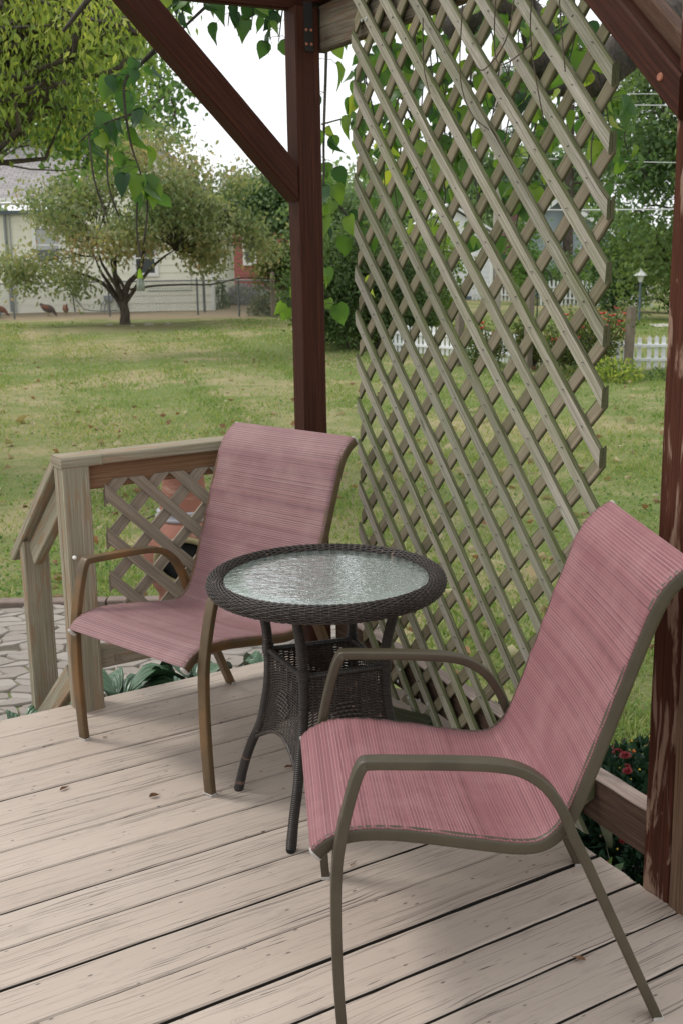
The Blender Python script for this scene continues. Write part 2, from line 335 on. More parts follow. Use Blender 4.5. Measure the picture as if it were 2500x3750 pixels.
M['comb']=simple('red_comb',(.4,.02,.02),.6,.2,20)
M['henleg']=simple('yellow_leg',(.35,.25,.08),.6,.2,20)
M['blue']=simple('blue_plastic',(.06,.22,.36),.4,.1,10)
M['lime']=simple('lime_plastic',(.45,.75,.03),.4,.08,10)
M['clearbag']=simple('hazy_plastic',(.45,.50,.46),.3,.2,20,Transmission_Weight=.5)
M['whitepaint']=simple('white_picket_paint',(.80,.81,.82),.7,.08,8)
M['oldwood']=simple('old_fence_wood',(.17,.14,.105),.9,.4,9,.5)
M['pole']=simple('utility_pole_wood',(.40,.36,.32),.9,.2,4,.4)
M['lampglass']=simple('lamp_glass',(.75,.76,.74),.3,.05,5)
M['bluegrey']=simple('blue_grey_metal',(.12,.155,.20),.5,.1,10)
M['concrete']=simple('concrete_path',(.50,.46,.41),.9,.12,3,.3)
M['white']=simple('white_vinyl',(.8,.8,.8),.5,.05,3)
# ------------------------------------------------------------------ object helpers
def link(o,parent=None):
    COL.objects.link(o)
    if parent is not None: o.parent=parent
    return o
def tag(o,label=None,cat=None,group=None,kind=None):
    if label: o['label']=label
    if cat: o['category']=cat
    if group: o['group']=group
    if kind: o['kind']=kind
    return o
def thing(name,label,cat,loc=(0,0,0),rz=0,group=None):
    o=bpy.data.objects.new(name,None); o.empty_display_size=.1; COL.objects.link(o); o.location=loc; o.rotation_euler=(0,0,rz)
    return tag(o,label,cat,group)
class MB:
    """collects verts / faces / uvs / tints, links them as one mesh"""
    def __init__(s): s.v=[];s.f=[];s.uv=[];s.mi=[];s.sm=[];s.tint=[]
    def add(s,vs,fs,uvs=None,mi=0,smooth=False,tint=.5):
        b=len(s.v); s.v+= [tuple(v) for v in vs]
        for k,f in enumerate(fs):
            s.f.append(tuple(b+i for i in f)); s.mi.append(mi); s.sm.append(smooth); s.tint.append(tint)
            s.uv+= (uvs[k] if uvs is not None else [(0,0)]*len(f))
    def build(s,name,mats,parent=None,loc=None):
        me=bpy.data.meshes.new(name); me.from_pydata(s.v,[],s.f)
        if not isinstance(mats,(list,tuple)): mats=[mats]
        for m in mats: me.materials.append(m)
        l=me.uv_layers.new(name='UVMap'); l.data.foreach_set('uv',np.array(s.uv,dtype=np.float32).ravel())
        me.polygons.foreach_set('material_index',s.mi); me.polygons.foreach_set('use_smooth',s.sm)
        a=me.attributes.new('tint','FLOAT','FACE'); a.data.foreach_set('value',np.array(s.tint,dtype=np.float32))
        me.update(); o=bpy.data.objects.new(name,me); link(o,parent)
        if loc is not None: o.location=loc
        return o
    def sweep(s,frames,ring,mi=0,smooth=True,closed_ring=True,caps=True,ulen=None,voff=0,tint=.5,scale=None,loop=False):
        """frames: list of (P,A,B); ring: list of (a,b)"""
        n=len(ring); vs=[]; u=[0]
        for i,(P,A,B) in enumerate(frames):
            k=1 if scale is None else scale[i]
            for a,b in ring: vs.append(Vector(P)+Vector(A)*a*k+Vector(B)*b*k)
            if i: u.append(u[-1]+(Vector(P)-Vector(frames[i-1][0])).length)
        vl=[0]
        for j in range(n): vl.append(vl[-1]+math.hypot(ring[(j+1)%n][0]-ring[j][0],ring[(j+1)%n][1]-ring[j][1]))
        fs=[];uvs=[]; ro=random.random()*20+voff
        F=len(frames)
        for i in range(F if loop else F-1):
            i2=(i+1)%F; u2=u[i2] if i2 else u[-1]+.01
            for j in range(n):
                k=(j+1)%n
                fs.append((i*n+j,i*n+k,i2*n+k,i2*n+j)); uvs.append([(u[i]+ro,vl[j]+ro),(u[i]+ro,vl[j+1]+ro),(u2+ro,vl[j+1]+ro),(u2+ro,vl[j]+ro)])
        s.add(vs,fs,uvs,mi,smooth,tint)
        if caps and not loop:
            for idx,rev in ((0,True),(F-1,False)):
                b=idx*n; f=list(range(n)); vv=[vs[b+i] for i in f]
                if rev: f=f[::-1]
                s.add(vv,[tuple(f)],[[(ring[i][0]+ro,ring[i][1]+ro) for i in f]],mi,False,tint)
    def board(s,P0,P1,W,T,w,t,mi=0,segs=1,jit=0,ch=.004,e0=0,e1=0,warp=0,tint=.5):
        """plank from P0 to P1 (centre line); W,T unit vectors across; e0,e1: end shear (m along per m of W)"""
        P0=Vector(P0);P1=Vector(P1);W=Vector(W).normalized();T=Vector(T).normalized(); D=(P1-P0); L=D.length; D/=L
        hw,ht=w/2,t/2; c=min(ch,hw*.5,ht*.5)
        ring=[(-hw,-ht+c),(-hw+c,-ht),(hw-c,-ht),(hw,-ht+c),(hw,ht-c),(hw-c,ht),(-hw+c,ht),(-hw,ht-c)]
        if c<=0: ring=[(-hw,-ht),(hw,-ht),(hw,ht),(-hw,ht)]
        n=len(ring); vs=[]; ro=random.random()*30
        ph=random.random()*6
        for i in range(segs+1):
            f=i/segs; wz=warp*math.sin(f*PI*2+ph)
            j1=random.uniform(-jit,jit); j2=random.uniform(-jit,jit)
            for a,b in ring:
                sh=(e0*(1-f)+e1*f)*a
                aa=a+(j1 if a>0 else j2)
                vs.append(P0+D*(L*f+sh)+W*aa+T*(b+wz))
        vl=[0]
        for j in range(n): vl.append(vl[-1]+math.hypot(ring[(j+1)%n][0]-ring[j][0],ring[(j+1)%n][1]-ring[j][1]))
        fs=[];uvs=[]
        for i in range(segs):
            u0=L*i/segs+ro;u1=L*(i+1)/segs+ro
            for j in range(n):
                k=(j+1)%n; fs.append((i*n+j,i*n+k,(i+1)*n+k,(i+1)*n+j)); uvs.append([(u0,vl[j]+ro),(u0,vl[j+1]+ro),(u1,vl[j+1]+ro),(u1,vl[j]+ro)])
        fs.append(tuple(range(n))[::-1]); uvs.append([(ring[i][0]*1+ro,ring[i][1]+ro) for i in range(n)][::-1])
        fs.append(tuple(segs*n+i for i in range(n))); uvs.append([(ring[i][0]+ro+1,ring[i][1]+ro) for i in range(n)])
        s.add(vs,fs,uvs,mi,False,tint)
    def box(s,lo,hi,mi=0,ch=0,tint=.5):
        lo=Vector(lo);hi=Vector(hi);c=(lo+hi)/2;d=hi-lo
        ax=max(range(3),key=lambda i:d[i]); E=[Vector((1,0,0)),Vector((0,1,0)),Vector((0,0,1))]
        A=E[ax];B=E[(ax+1)%3];Cc=E[(ax+2)%3]
        s.board(c-A*d[ax]/2,c+A*d[ax]/2,B,Cc,d[(ax+1)%3],d[(ax+2)%3],mi,1,0,ch,tint=tint)
    def tube(s,pts,rad,n=6,mi=0,smooth=True,tint=.5,caps=True):
        pts=[Vector(p) for p in pts]; fr=[]
        rads=rad if hasattr(rad,'__len__') else [rad]*len(pts)
        up=Vector((0,0,1)); prev=None
        for i,p in enumerate(pts):
            d=(pts[min(i+1,len(pts)-1)]-pts[max(i-1,0)]).normalized()
            if prev is None:
                A=d.cross(up) if abs(d.z)<.9 else d.cross(Vector((1,0,0)))
            else: A=prev-d*prev.dot(d)
            A.normalize(); prev=A; fr.append((p,A,d.cross(A)))
        ring=[(math.cos(2*PI*k/n),math.sin(2*PI*k/n)) for k in range(n)]
        rm=sum(rads)/len(rads)
        s.sweep(fr,[(a*rm,b*rm) for a,b in ring],mi,smooth,caps=caps,tint=tint,scale=[r/rm for r in rads])
    def disc(s,c,nrm,r,h=.002,n=10,mi=0,tint=.5):
        c=Vector(c);nrm=Vector(nrm).normalized(); A=nrm.cross(Vector((0,0,1)))
        if A.length<.1: A=nrm.cross(Vector((1,0,0)))
        A.normalize();B=nrm.cross(A)
        vs=[c+(A*math.cos(2*PI*k/n)+B*math.sin(2*PI*k/n))*r for k in range(n)]+[c+nrm*h+(A*math.cos(2*PI*k/n)+B*math.sin(2*PI*k/n))*r*.8 for k in range(n)]
        fs=[tuple(range(n,2*n))]+[(k,(k+1)%n,n+(k+1)%n,n+k) for k in range(n)]
        s.add(vs,fs,None,mi,False,tint)
    def lathe(s,prof,n=24,mi=0,smooth=True,c=(0,0,0),tint=.5,a0=0,a1=2*PI):
        c=Vector(c); vs=[];full=abs(a1-a0-2*PI)<1e-6; m=n if full else n+1
        for r,z in prof:
            for k in range(m):
                a=a0+(a1-a0)*k/n; vs.append(c+Vector((r*math.cos(a),r*math.sin(a),z)))
        fs=[]
        for i in range(len(prof)-1):
            for k in range(n):
                k2=(k+1)%m if full else k+1
                fs.append((i*m+k,i*m+k2,(i+1)*m+k2,(i+1)*m+k))
        s.add(vs,fs,[[(0,0)]*4]*len(fs),mi,smooth,tint)
def catmull(P,n=6):
    P=[Vector(p) for p in P]; out=[]
    for i in range(len(P)-1):
        p0=P[max(i-1,0)];p1=P[i];p2=P[i+1];p3=P[min(i+2,len(P)-1)]
        for k in range(n):
            t=k/n; out.append(.5*((2*p1)+(p2-p0)*t+(2*p0-5*p1+4*p2-p3)*t*t+(3*p1-p0-3*p2+p3)*t**3))
    out.append(P[-1]); return out
def copy_tree(root,loc,rz,label=None,remap=None):
    def cp(o,parent):
        c=o.copy(); COL.objects.link(c); c.parent=parent
        if remap and c.type=='MESH':
            for i,sl in enumerate(c.material_slots):
                if sl.material in remap:
                    sl.link='OBJECT'; sl.material=remap[o.material_slots[i].material if False else o.data.materials[i]]
        for ch in [x for x in o.children]: cp(ch,c)
        return c
    r=cp(root,None); r.location=loc; r.rotation_euler=(0,0,rz)
    if label: r['label']=label
    return r
# numpy soup of leaves -> one mesh
def soup(name,V,F,mats,tint,parent=None,smooth=False,mi=None):
    """V (n,3) ; F (m,k) ; tint (m,)"""
    me=bpy.data.meshes.new(name); V=np.asarray(V,np.float32);F=np.asarray(F,np.int32)
    m,k=F.shape
    me.vertices.add(len(V)); me.vertices.foreach_set('co',V.ravel())
    me.loops.add(m*k); me.loops.foreach_set('vertex_index',F.ravel())
    me.polygons.add(m); me.polygons.foreach_set('loop_start',np.arange(0,m*k,k,dtype=np.int32)); me.polygons.foreach_set('loop_total',np.full(m,k,dtype=np.int32))
    if not isinstance(mats,(list,tuple)): mats=[mats]
    for x in mats: me.materials.append(x)
    if mi is not None: me.polygons.foreach_set('material_index',np.asarray(mi,np.int32))
    a=me.attributes.new('tint','FLOAT','FACE'); a.data.foreach_set('value',np.asarray(tint,np.float32))
    me.update(calc_edges=True); me.validate()
    o=bpy.data.objects.new(name,me); link(o,parent); return o
def leaves(C,D,size,width=.45,fold=.25,rs=RS,bend=.25):
    """pointed leaves: C base points, D unit long axes; 6 verts 4 tris each"""
    n=len(C); D=D/np.linalg.norm(D,axis=1,keepdims=True)
    R=rs.normal(size=(n,3)); S=np.cross(D,R); S/=np.linalg.norm(S,axis=1,keepdims=True)+1e-9; Nn=np.cross(S,D)
    L=(size*(.7+.6*rs.rand(n)))[:,None]; w=L*width*.5
    b=C; t=C+D*L-Nn*L*bend*.6; m1=C+D*L*.38+S*w-Nn*w*fold; m2=C+D*L*.38-S*w-Nn*w*fold; mid=C+D*L*.5+Nn*L*bend*.12
    V=np.stack([b,m1,t,m2,mid],1).reshape(-1,3); o=np.arange(n)[:,None]*5
    F=np.concatenate([o+[0,1,4],o+[1,2,4],o+[2,3,4],o+[3,0,4]],1).reshape(-1,3)
    return V,F
def vnoise(P,s,seed=0):
    """cheap smooth 3-D variation for tinting clumps"""
    r=np.random.RandomState(seed); a=0
    for k in range(5):
        d=r.normal(size=3)*s*(1+.6*k); a=a+np.sin(P@d+r.rand()*6.28)/(1+.5*k)
    return a/2.6
def crown(name,centers,n,spread,leafsize,m,parent,width=.5,droop=.3,tb=.5,tv=.35,seed=1,flat=1.0,ns=1.2):
    rs=np.random.RandomState(seed); cen=np.array([c[:3] for c in centers]); rad=np.array([c[3] for c in centers])
    w=rad**2; w/=w.sum(); idx=rs.choice(len(cen),n,p=w)
    d=rs.normal(size=(n,3)); d/=np.linalg.norm(d,axis=1,keepdims=True); rr=(rs.rand(n)**.45)[:,None]
    P=cen[idx]+d*rr*rad[idx][:,None]*spread*np.array([1,1,flat])
    # clump: pull leaves to twig points
    k=max(8,n//9); tw=P[rs.choice(n,k)]; j=rs.randint(0,k,n); P2=tw[j]+rs.normal(size=(n,3))*leafsize*1.7
    D=rs.normal(size=(n,3)); D[:,2]-=droop*2
    V,F=leaves(P2,D,leafsize,width,rs=rs)
    tint=np.clip(tb+tv*vnoise(P2,ns,seed)+rs.normal(size=n)*.13,0,1)
    o=soup(name,V,F,m,np.repeat(tint,4),parent); return o,tw
def branches(mb,start,tips,r0,rs,wob=.25,n=5,rt=.012,nl=None):
    T=np.array([t[:3] for t in tips],float); a0=np.array(start,float)
    k=nl or int(max(4,min(9,len(T)/5))); nod=a0+(T[rs.choice(len(T),k,replace=False)]-a0)*rs.uniform(.38,.62,(k,1))
    for q in nod: _branch(mb,a0,[q],r0,rs,wob*1.4,7,r0*.32)
    for t in T:
        q=nod[np.argmin(((nod-t)**2).sum(1)+.0)]; _branch(mb,q,[t],r0*.30,rs,wob*1.3,5,r0*.05)
def _branch(mb,start,tips,r0,rs,wob=.25,n=5,rt=.012):
    for t in tips:
        a=np.array(start,float);b=np.array(t[:3],float);L=np.linalg.norm(b-a)
        pts=[];k=7
        off=rs.normal(size=3)*wob*L*.3; off2=rs.normal(size=3)*wob*L*.12
        for i in range(k):
            f=i/(k-1); p=a*(1-f)+b*f+off*math.sin(PI*f)*.5+off2*math.sin(2*PI*f); p[2]+=math.sin(PI*f)*L*.06; pts.append(p)
        mb.tube(pts,[r0*(1-i/(k-1))**.8+rt for i in range(k)],n)
# =================================================================== SETTING
def gz(x,y):
    s=min(max((y-20)/14,0),1); return -.45-.0055*max(0,y-5)-.035*max(0,x-3)*s
def ground():
    xs=np.concatenate([np.linspace(-60,-14,8),np.linspace(-12,20,54),np.linspace(24,90,9)]); ys=np.concatenate([np.linspace(-12,3,4),np.linspace(4,50,70),np.linspace(54,300,12)])
    V=[];F=[]
    for y in ys:
        for x in xs:
            V.append((x,y,gz(x,y)+ (.012*math.sin(x*1.7+y*.6)+.012*math.sin(y*1.1-x*.7) if y>8 else 0)))
    nx=len(xs)
    for j in range(len(ys)-1):
        for i in range(nx-1): F.append((j*nx+i,j*nx+i+1,(j+1)*nx+i+1,(j+1)*nx+i))
    o=soup('ground',V,F,M['ground'],np.full(len(F),.5)); tag(o,kind='structure')
    for p in o.data.polygons: p.use_smooth=True
ground()
PA=math.radians(31.84); E1=Vector((math.cos(PA),math.sin(PA),0)); E2=Vector((-math.sin(PA),math.cos(PA),0)); UP=Vector((0,0,1))
# ---- deck
def deck():
    mb=MB(); off0=3.6914; s=.1445; rs=random.Random(3)
    A=Vector((.624,2.708,0));B=Vector((.773,2.429,0))
    a=(A.dot(E1),A.dot(E2));b=(B.dot(E1),B.dot(E2))
    def xe(y): return a[0]+(y-a[1])*(b[0]-a[0])/(b[1]-a[1])
    gapw={10:.0065,12:.0105,9:.0035,1:.002,2:.003,4:.0025,5:.0012,6:.003,7:.005,8:.003,3:.004,11:.0035,13:.006,14:.0045,15:.005}
    gapw={k:v+.0022 for k,v in gapw.items()}
    for k in range(0,34):
        g0=gapw.get(k,.005)/2 if k else 0; g1=gapw.get(k+1,.005)/2
        y1=off0-k*s-g0 + (.0 if k else 0); y0=off0-(k+1)*s+g1
        zt=rs.uniform(-.0012,.0012); segs=60; ro=rs.random()*40; L0=-3.2
        L1a=xe(y0)+rs.uniform(-.006,.004); L1b=xe(y1)+rs.uniform(-.006,.004)
        vs=[];ph=rs.random()*6
        prof=[(0,-.032),(0,-.0035),(.0035,0),(.25,None),(.75,None),(-.0035,0),(0,-.0035),(0,-.032)]
        W=y1-y0
        for i in range(segs+1):
            f=i/segs; f2=f**.6
            j0=rs.uniform(-.0009,.0009); j1=rs.uniform(-.0009,.0009)
            row=[(y0+j0,-.032),(y0+j0,-.0038),(y0+j0+.0034,-.0002),(y0+W*.3,.0006),(y0+W*.7,.0006),(y1+j1-.0034,-.0002),(y1+j1,-.0038),(y1+j1,-.032)]
            rag=rs.uniform(-.004,.004) if i==segs else 0
            for (yy,zz) in row:
                xe_=L1a+(L1b-L1a)*(yy-y0)/W
                if i==segs: xe_+=rs.uniform(-.0035,.0035)
                xx=L0+(xe_-L0)*f2
                vs.append((xx,yy,zz+zt+.0007*math.sin(xx*3+ph)))
        fs=[];uvs=[];n=8
        for i in range(segs):
            for j in range(n-1):
                q=(i*n+j,(i+1)*n+j,(i+1)*n+j+1,i*n+j+1); fs.append(q)
                uvs.append([(vs[t][0]+ro,(vs[t][1]-y0)+ro+ (vs[t][2] if j in(0,6) else 0)) for t in q])
        fs.append(tuple(segs*n+t for t in range(n))[::-1]); uvs.append([(vs[segs*n+t][2]+ro,vs[segs*n+t][1]+ro) for t in range(n)][::-1])
        bq=len(mb.v); mb.v+=[tuple(v) for v in vs]; tt=rs.random()
        for q,(f_,u_) in enumerate(zip(fs,uvs)):
            side=q<segs*(n-1) and q%(n-1) in (0,6)
            mb.f.append(tuple(bq+i for i in f_)); mb.uv+=u_; mb.mi.append(2 if side else 0); mb.sm.append(False); mb.tint.append(tt)
    # fascia and joists below
    mb.board((-3.2,off0-.03,-.115),(xe(off0)-.03,off0-.03,-.115),(0,0,1),(0,1,0),.15,.038,0,1)
    mb.board((a[0]-.03,a[1]-.02,-.115),(b[0]-.03+ (b[0]-a[0])*8,b[1]+(b[1]-a[1])*8,-.115),(0,0,1),(1,0,0),.14,.036,1,1)
    for i in range(9): 
        x=-3+i*.45
        mb.board((x,off0-.06,-.11),(x,-1.2,-.11),(0,0,1),(1,0,0),.14,.038,1,1)
    o=mb.build('deck',[M['deck'],M['timber'],M['gapshade']]); o.rotation_euler=(0,0,PA); tag(o,kind='structure')
deck()
# ---- patio of irregular stones
def patio():
    mb=MB(); rs=random.Random(5)
    mb.box((-4.2,3.4,-.56),(.25,6.32,-.452),1)
    nx,ny=38,34; gx=np.linspace(-4.2,.2,nx+1); gy=np.linspace(3.5,6.3,ny+1)
    P={}
    ca,sa=math.cos(.25),math.sin(.25)
    for i in range(nx+1):
        for j in range(ny+1):
            x=gx[i]+rs.uniform(-.03,.03)+(.05 if j%2 else -.02); y=gy[j]+rs.uniform(-.017,.017)+.03*math.sin(i*.9)
            P[i,j]=(x,y)
    for i in range(nx):
        for j in range(ny):
            q=[P[i,j],P[i+1,j],P[i+1,j+1],P[i,j+1]]
            if rs.random()<.04: continue
            cx=sum(p[0] for p in q)/4; cy=sum(p[1] for p in q)/4; zt=-.44+rs.uniform(-.006,.006)
            outl=[]
            for k in range(4):
                a=q[k];b=q[(k+1)%4]
                for f in (.14,.5,.86): outl.append((a[0]+(b[0]-a[0])*f+rs.uniform(-.004,.004),a[1]+(b[1]-a[1])*f+rs.uniform(-.004,.004)))
            def sc_(t,z): return [(cx+(p[0]-cx)*t,cy+(p[1]-cy)*t,z) for p in outl]
            r0=sc_(.97,zt-.03);r1=sc_(.955,zt-.008);r2=sc_(.87,zt)
            vs=r0+r1+r2; n=12; fs=[]
            for k in range(n):
                k2=(k+1)%n; fs+= [(k,k2,n+k2,n+k),(n+k,n+k2,2*n+k2,2*n+k)]
            fs.append(tuple(range(2*n,3*n))); mb.add(vs,fs,None,0,False,rs.random())
    o=mb.build('patio',[M['stone'],M['joint']]); tag(o,kind='structure')
    mb=MB()
    for i in range(22):
        x=-4.2+i*.205; mb.board((x,6.37+rs.uniform(-.01,.01),-.445),(x+.195,6.37+rs.uniform(-.01,.01),-.445),(0,1,0),(0,0,1),.09,.05,0,1,0,.006)
    o=mb.build('brick_edging',M['brickedge']); tag(o,kind='structure')
patio()
# soil bed beside the deck
mb=MB(); mb.add([(-.25,4.6,-.44),(.55,2.3,-.42),(1.2,1.6,-.42),(1.9,2.8,-.44),(1.1,4.6,-.445),(.2,5.0,-.445)],[(0,1,2,3,4,5)])
tag(mb.build('flower_bed_soil',M['soil']),kind='structure')
# concrete garden path far right
mb=MB()
pts=[(8.0,30.2),(9.5,31.6),(12,33.2),(17,35)]; w=.5
for (a,b) in zip(pts,pts[1:]):
    mb.add([(a[0],a[1]-w,gz(*a)+.03),(b[0],b[1]-w,gz(*b)+.03),(b[0],b[1]+w,gz(*b)+.03),(a[0],a[1]+w,gz(*a)+.03)],[(0,1,2,3)])
tag(mb.build('path',M['concrete']),kind='structure')
# ---- grass
def grass():
    rs=np.random.RandomState(4); n=300000
    d=3.0*np.exp(rs.rand(n)*math.log(34/3.0)); a=(rs.rand(n)-.5)*2*.46
    x=d*np.tan(a); y=d
    clump=vnoise(np.stack([x,y,0*x],1),2.2,3)+.6*vnoise(np.stack([x,y,0*x],1),.6,9)
    keep=~((y<6.44)&(x<.3))&~((x<1.0)&(y<4.9))&(rs.rand(n)<np.clip(.62+.45*clump,.12,1))
    keep&=((x+5.6)**2+((y-31.6)*.8)**2>3.5+rs.rand(n)*8)
    x,y,clump,d=x[keep],y[keep],clump[keep],d[keep]; n=len(x)
    z=np.array([gz(a,b) for a,b in zip(x,y)])-.004
    h=(.018+.035*rs.rand(n)**1.6+.018*np.clip(clump,0,1.5))*(1+d*.018); w=.0017+.0011*rs.rand(n)+d*.00032
    th=rs.rand(n)*6.283; lean=h*(.5+rs.rand(n)*.9)
    ct,st=np.cos(th),np.sin(th); ph=rs.rand(n)*6.283; lx,ly=np.cos(ph)*lean,np.sin(ph)*lean
    b0=np.stack([x-ct*w,y-st*w,z],1);b1=np.stack([x+ct*w,y+st*w,z],1)
    m0=np.stack([x-ct*w*.8+lx*.35,y-st*w*.8+ly*.35,z+h*.6],1);m1=np.stack([x+ct*w*.8+lx*.35,y+st*w*.8+ly*.35,z+h*.6],1)
    t=np.stack([x+lx,y+ly,z+h],1)
    V=np.stack([b0,b1,m1,m0,t],1).reshape(-1,3); o=np.arange(n)[:,None]*5
    F=np.concatenate([o+[0,1,2],o+[0,2,3],o+[3,2,4]],1).reshape(-1,3)
    P=np.stack([x,y,0*x],1)
    dry=.5*vnoise(P,.55,21)+.5*vnoise(P,.16,5)
    tint=np.clip(.50+.36*dry-.12*clump+rs.normal(size=n)*.14,0,1)
    soup('grass',V,F,M['grass'],np.repeat(tint,3)); tag(bpy.data.objects['grass'],kind='stuff')
    # low broad-leaved weeds / clover
    n=26000; d=4.7*np.exp(rs.rand(n)**1.1*math.log(16/4.7)); a=(rs.rand(n)-.5)*.9; x=d*np.tan(a);y=d
    cl=vnoise(np.stack([x,y,0*x],1),1.5,33)
    keep=~((y<6.44)&(x<.3))&~((x<.9)&(y<4.8))&(cl>.15); x,y=x[keep],y[keep]; n=len(x)
    z=np.array([gz(a,b) for a,b in zip(x,y)])+.004+rs.rand(n)*.03
    D=rs.normal(size=(n,3)); D[:,2]=np.abs(D[:,2])*.4
    V,F=leaves(np.stack([x,y,z],1),D,.026,.8,rs=rs)
    soup('weeds',V,F,M['leaf_maple'],np.repeat(np.clip(.55+rs.normal(size=n)*.25,0,1),4)); tag(bpy.data.objects['weeds'],kind='stuff')
    # leaf litter on the lawn
    n=900; d=5*np.exp(rs.rand(n)**.8*math.log(30/5)); a=(rs.rand(n)-.5)*.9; x=d*np.tan(a);y=d
    keep=~((y<6.44)&(x<.3))&~((x<.9)&(y<4.8)); x,y=x[keep],y[keep]; n=len(x)
    z=np.array([gz(a,b) for a,b in zip(x,y)])+.022
    D=rs.normal(size=(n,3)); D[:,2]*=.25; V,F=leaves(np.stack([x,y,z],1),D,.075,.75,.9,rs=rs,bend=.6)
    soup('leaf_litter',V,F,M['litter'],np.repeat(rs.rand(n)**1.6,4)); tag(bpy.data.objects['leaf_litter'],kind='stuff')
    # big pale catalpa leaves that have dropped near the deck
    n=130; d=4.9*np.exp(rs.rand(n)*math.log(14/4.9)); a=(rs.rand(n)-.5)*.9; x=d*np.tan(a);y=d
    keep=~((y<6.44)&(x<.3))&~((x<.9)&(y<4.8)); x,y=x[keep],y[keep]; n=len(x); z=np.array([gz(a,b) for a,b in zip(x,y)])+.03
    D=rs.normal(size=(n,3)); D[:,2]*=.2; V,F=leaves(np.stack([x,y,z],1),D,.13,.75,1.1,rs=rs,bend=.8)
    soup('fallen_catalpa_leaves',V,F,M['litter'],np.repeat(rs.rand(n)*.35,4)); tag(bpy.data.objects['fallen_catalpa_leaves'],kind='stuff')
    # weeds in the patio joints and along its edge
    n=5200; x=-3.6+rs.rand(n)*3.8; y=3.6+rs.rand(n)*2.85
    cl=vnoise(np.stack([x,y,0*x],1),5,3); keep=(cl>.85)|(y>6.33); x,y=x[keep],y[keep]; n=len(x)
    D=rs.normal(size=(n,3)); D[:,2]=np.abs(D[:,2])*.9+.1; V,F=leaves(np.stack([x,y,np.full(n,-.448)],1),D,.02,.5,rs=rs)
    soup('patio_weeds',V,F,M['leaf_maple'],np.repeat(np.clip(.45+rs.normal(size=n)*.2,0,1),4)); tag(bpy.data.objects['patio_weeds'],kind='stuff')
grass()
# =================================================================== PERGOLA
LA=math.radians(-64.53); L1=Vector((math.cos(LA),math.sin(LA),0)); LO=Vector((-math.sin(LA),math.cos(LA),0))   # LO points out (right, away from the deck)
if LO.x<0: LO=-LO
L0=Vector((.0672,3.8969,0))
def LP(s,z,o=0): return L0+L1*s+UP*z+LO*o
def pergola():
    t=thing('pergola','dark red stained timber pergola over the corner of the deck','pergola',(.0,4.1,0)); 
    def b(mb,name,m): 
        o=mb.build(name,m,t); o.location=-Vector(t.location); return o
    F1=Vector((.8829,.4695,0)); F2=Vector((-.4695,.8829,0)); C=Vector((-.123,4.12,0)); c=C+F1*.0445+F2*.0445
    mb=MB(); mb.board(c+UP*-.45,c+UP*2.285,F1,F2,.089,.089,0,30,.0006,.005); p=b(mb,'post',M['stain'])
    # metal bracket with screws on the left post
    mb=MB(); mb.box((-.0165,-.003,2.145),(.0165,0,2.30)); mb.box((-.0165,-.0075,2.146),(.0165,-.003,2.153))
    k=mb.build('bracket',M['blackmetal'],p); k.location=C+F1*.047; k.rotation_euler=(0,0,math.atan2(F1.y,F1.x))
    for xx in (-.009,.009):
        for zz in (2.168,2.212):
            s=MB(); s.disc((0,0,0),(0,-1,0),.0052,.002,12); q=s.build('screw',M['copper'],k); q.location=(xx,-.0032,zz)
    # right post: worn stained post and a bare second post beside it
    rc=LP(1.49+.0445,0,.0445); mb=MB(); mb.board(rc+UP*-.45,rc+UP*2.30,L1,LO,.089,.089,0,30,.0006,.005); o=b(mb,'post',M['stain_worn']); o['label']='worn front post with peeling red stain'
    rc2=LP(1.583+.0445,0,.0425); mb=MB(); mb.board(rc2+UP*-.45,rc2+UP*2.30,L1,LO,.089,.089,0,30,.0006,.005); o=b(mb,'post',M['stain_bare']); o['label']='bare brown second post'
    # header along the back edge
    RP=Vector((-.886,3.677,0))
    mb=MB(); mb.board(RP+E1*-1.6+UP*2.355+E2*.045,RP+E1*.99+UP*2.355+E2*.045,UP,E2,.145,.04,0,20,.0008,.005); b(mb,'beam',M['stain'])
    # weathered board and dark beam on the lattice side
    mb=MB(); mb.board(LP(-.33,2.222,.012+.024),LP(1.485,2.222,.036),UP,LO,.146,.036,0,30,.001,.005); o=b(mb,'beam',M['beamgrey']); o['label']='weathered grey-brown beam board'
    mb=MB(); mb.board(LP(-.42,2.366,.03),LP(2.2,2.366,.03),UP,LO,.138,.088,0,20,.0008,.005); b(mb,'beam',M['stain'])
    # knee braces
    mb=MB(); z0=1.826; e=.853
    # in the plane of the back edge: centre line at 45 degrees
    D=(-E1+UP).normalized(); W=(E1+UP).normalized()
    P1=RP+E1*.877+UP*1.727+E2*.0165
    mb.board(P1,P1+D*.98,W,E2,.089,.085,0,20,.0006,.005,e0=1.0,e1=0); b(mb,'knee_brace',M['stain'])
    mb=MB(); D=(-L1*1+UP*.87).normalized(); W=(L1*.87+UP).normalized()
    P1=LP(1.489,1.777,-.014+.022)+W*.034
    mb.board(P1,P1+D*.80,W,LO,.068,.044,0,20,.0006,.005,e0=.87,e1=0); o=b(mb,'knee_brace',M['stain'])
    P2=LP(1.489,1.80,-.014+.046+.02)+W*.04
    mb=MB(); mb.board(P2,P2+D*.8,W,LO,.085,.038,0,20,.0006,.004,e0=.87,e1=0); b(mb,'brace_board',M['board2'])
    mb=MB()
    mb.disc(LP(1.452,1.85,-.0145),-LO,.009,.003,12); b(mb,'bolt',M['copper'])
pergola()
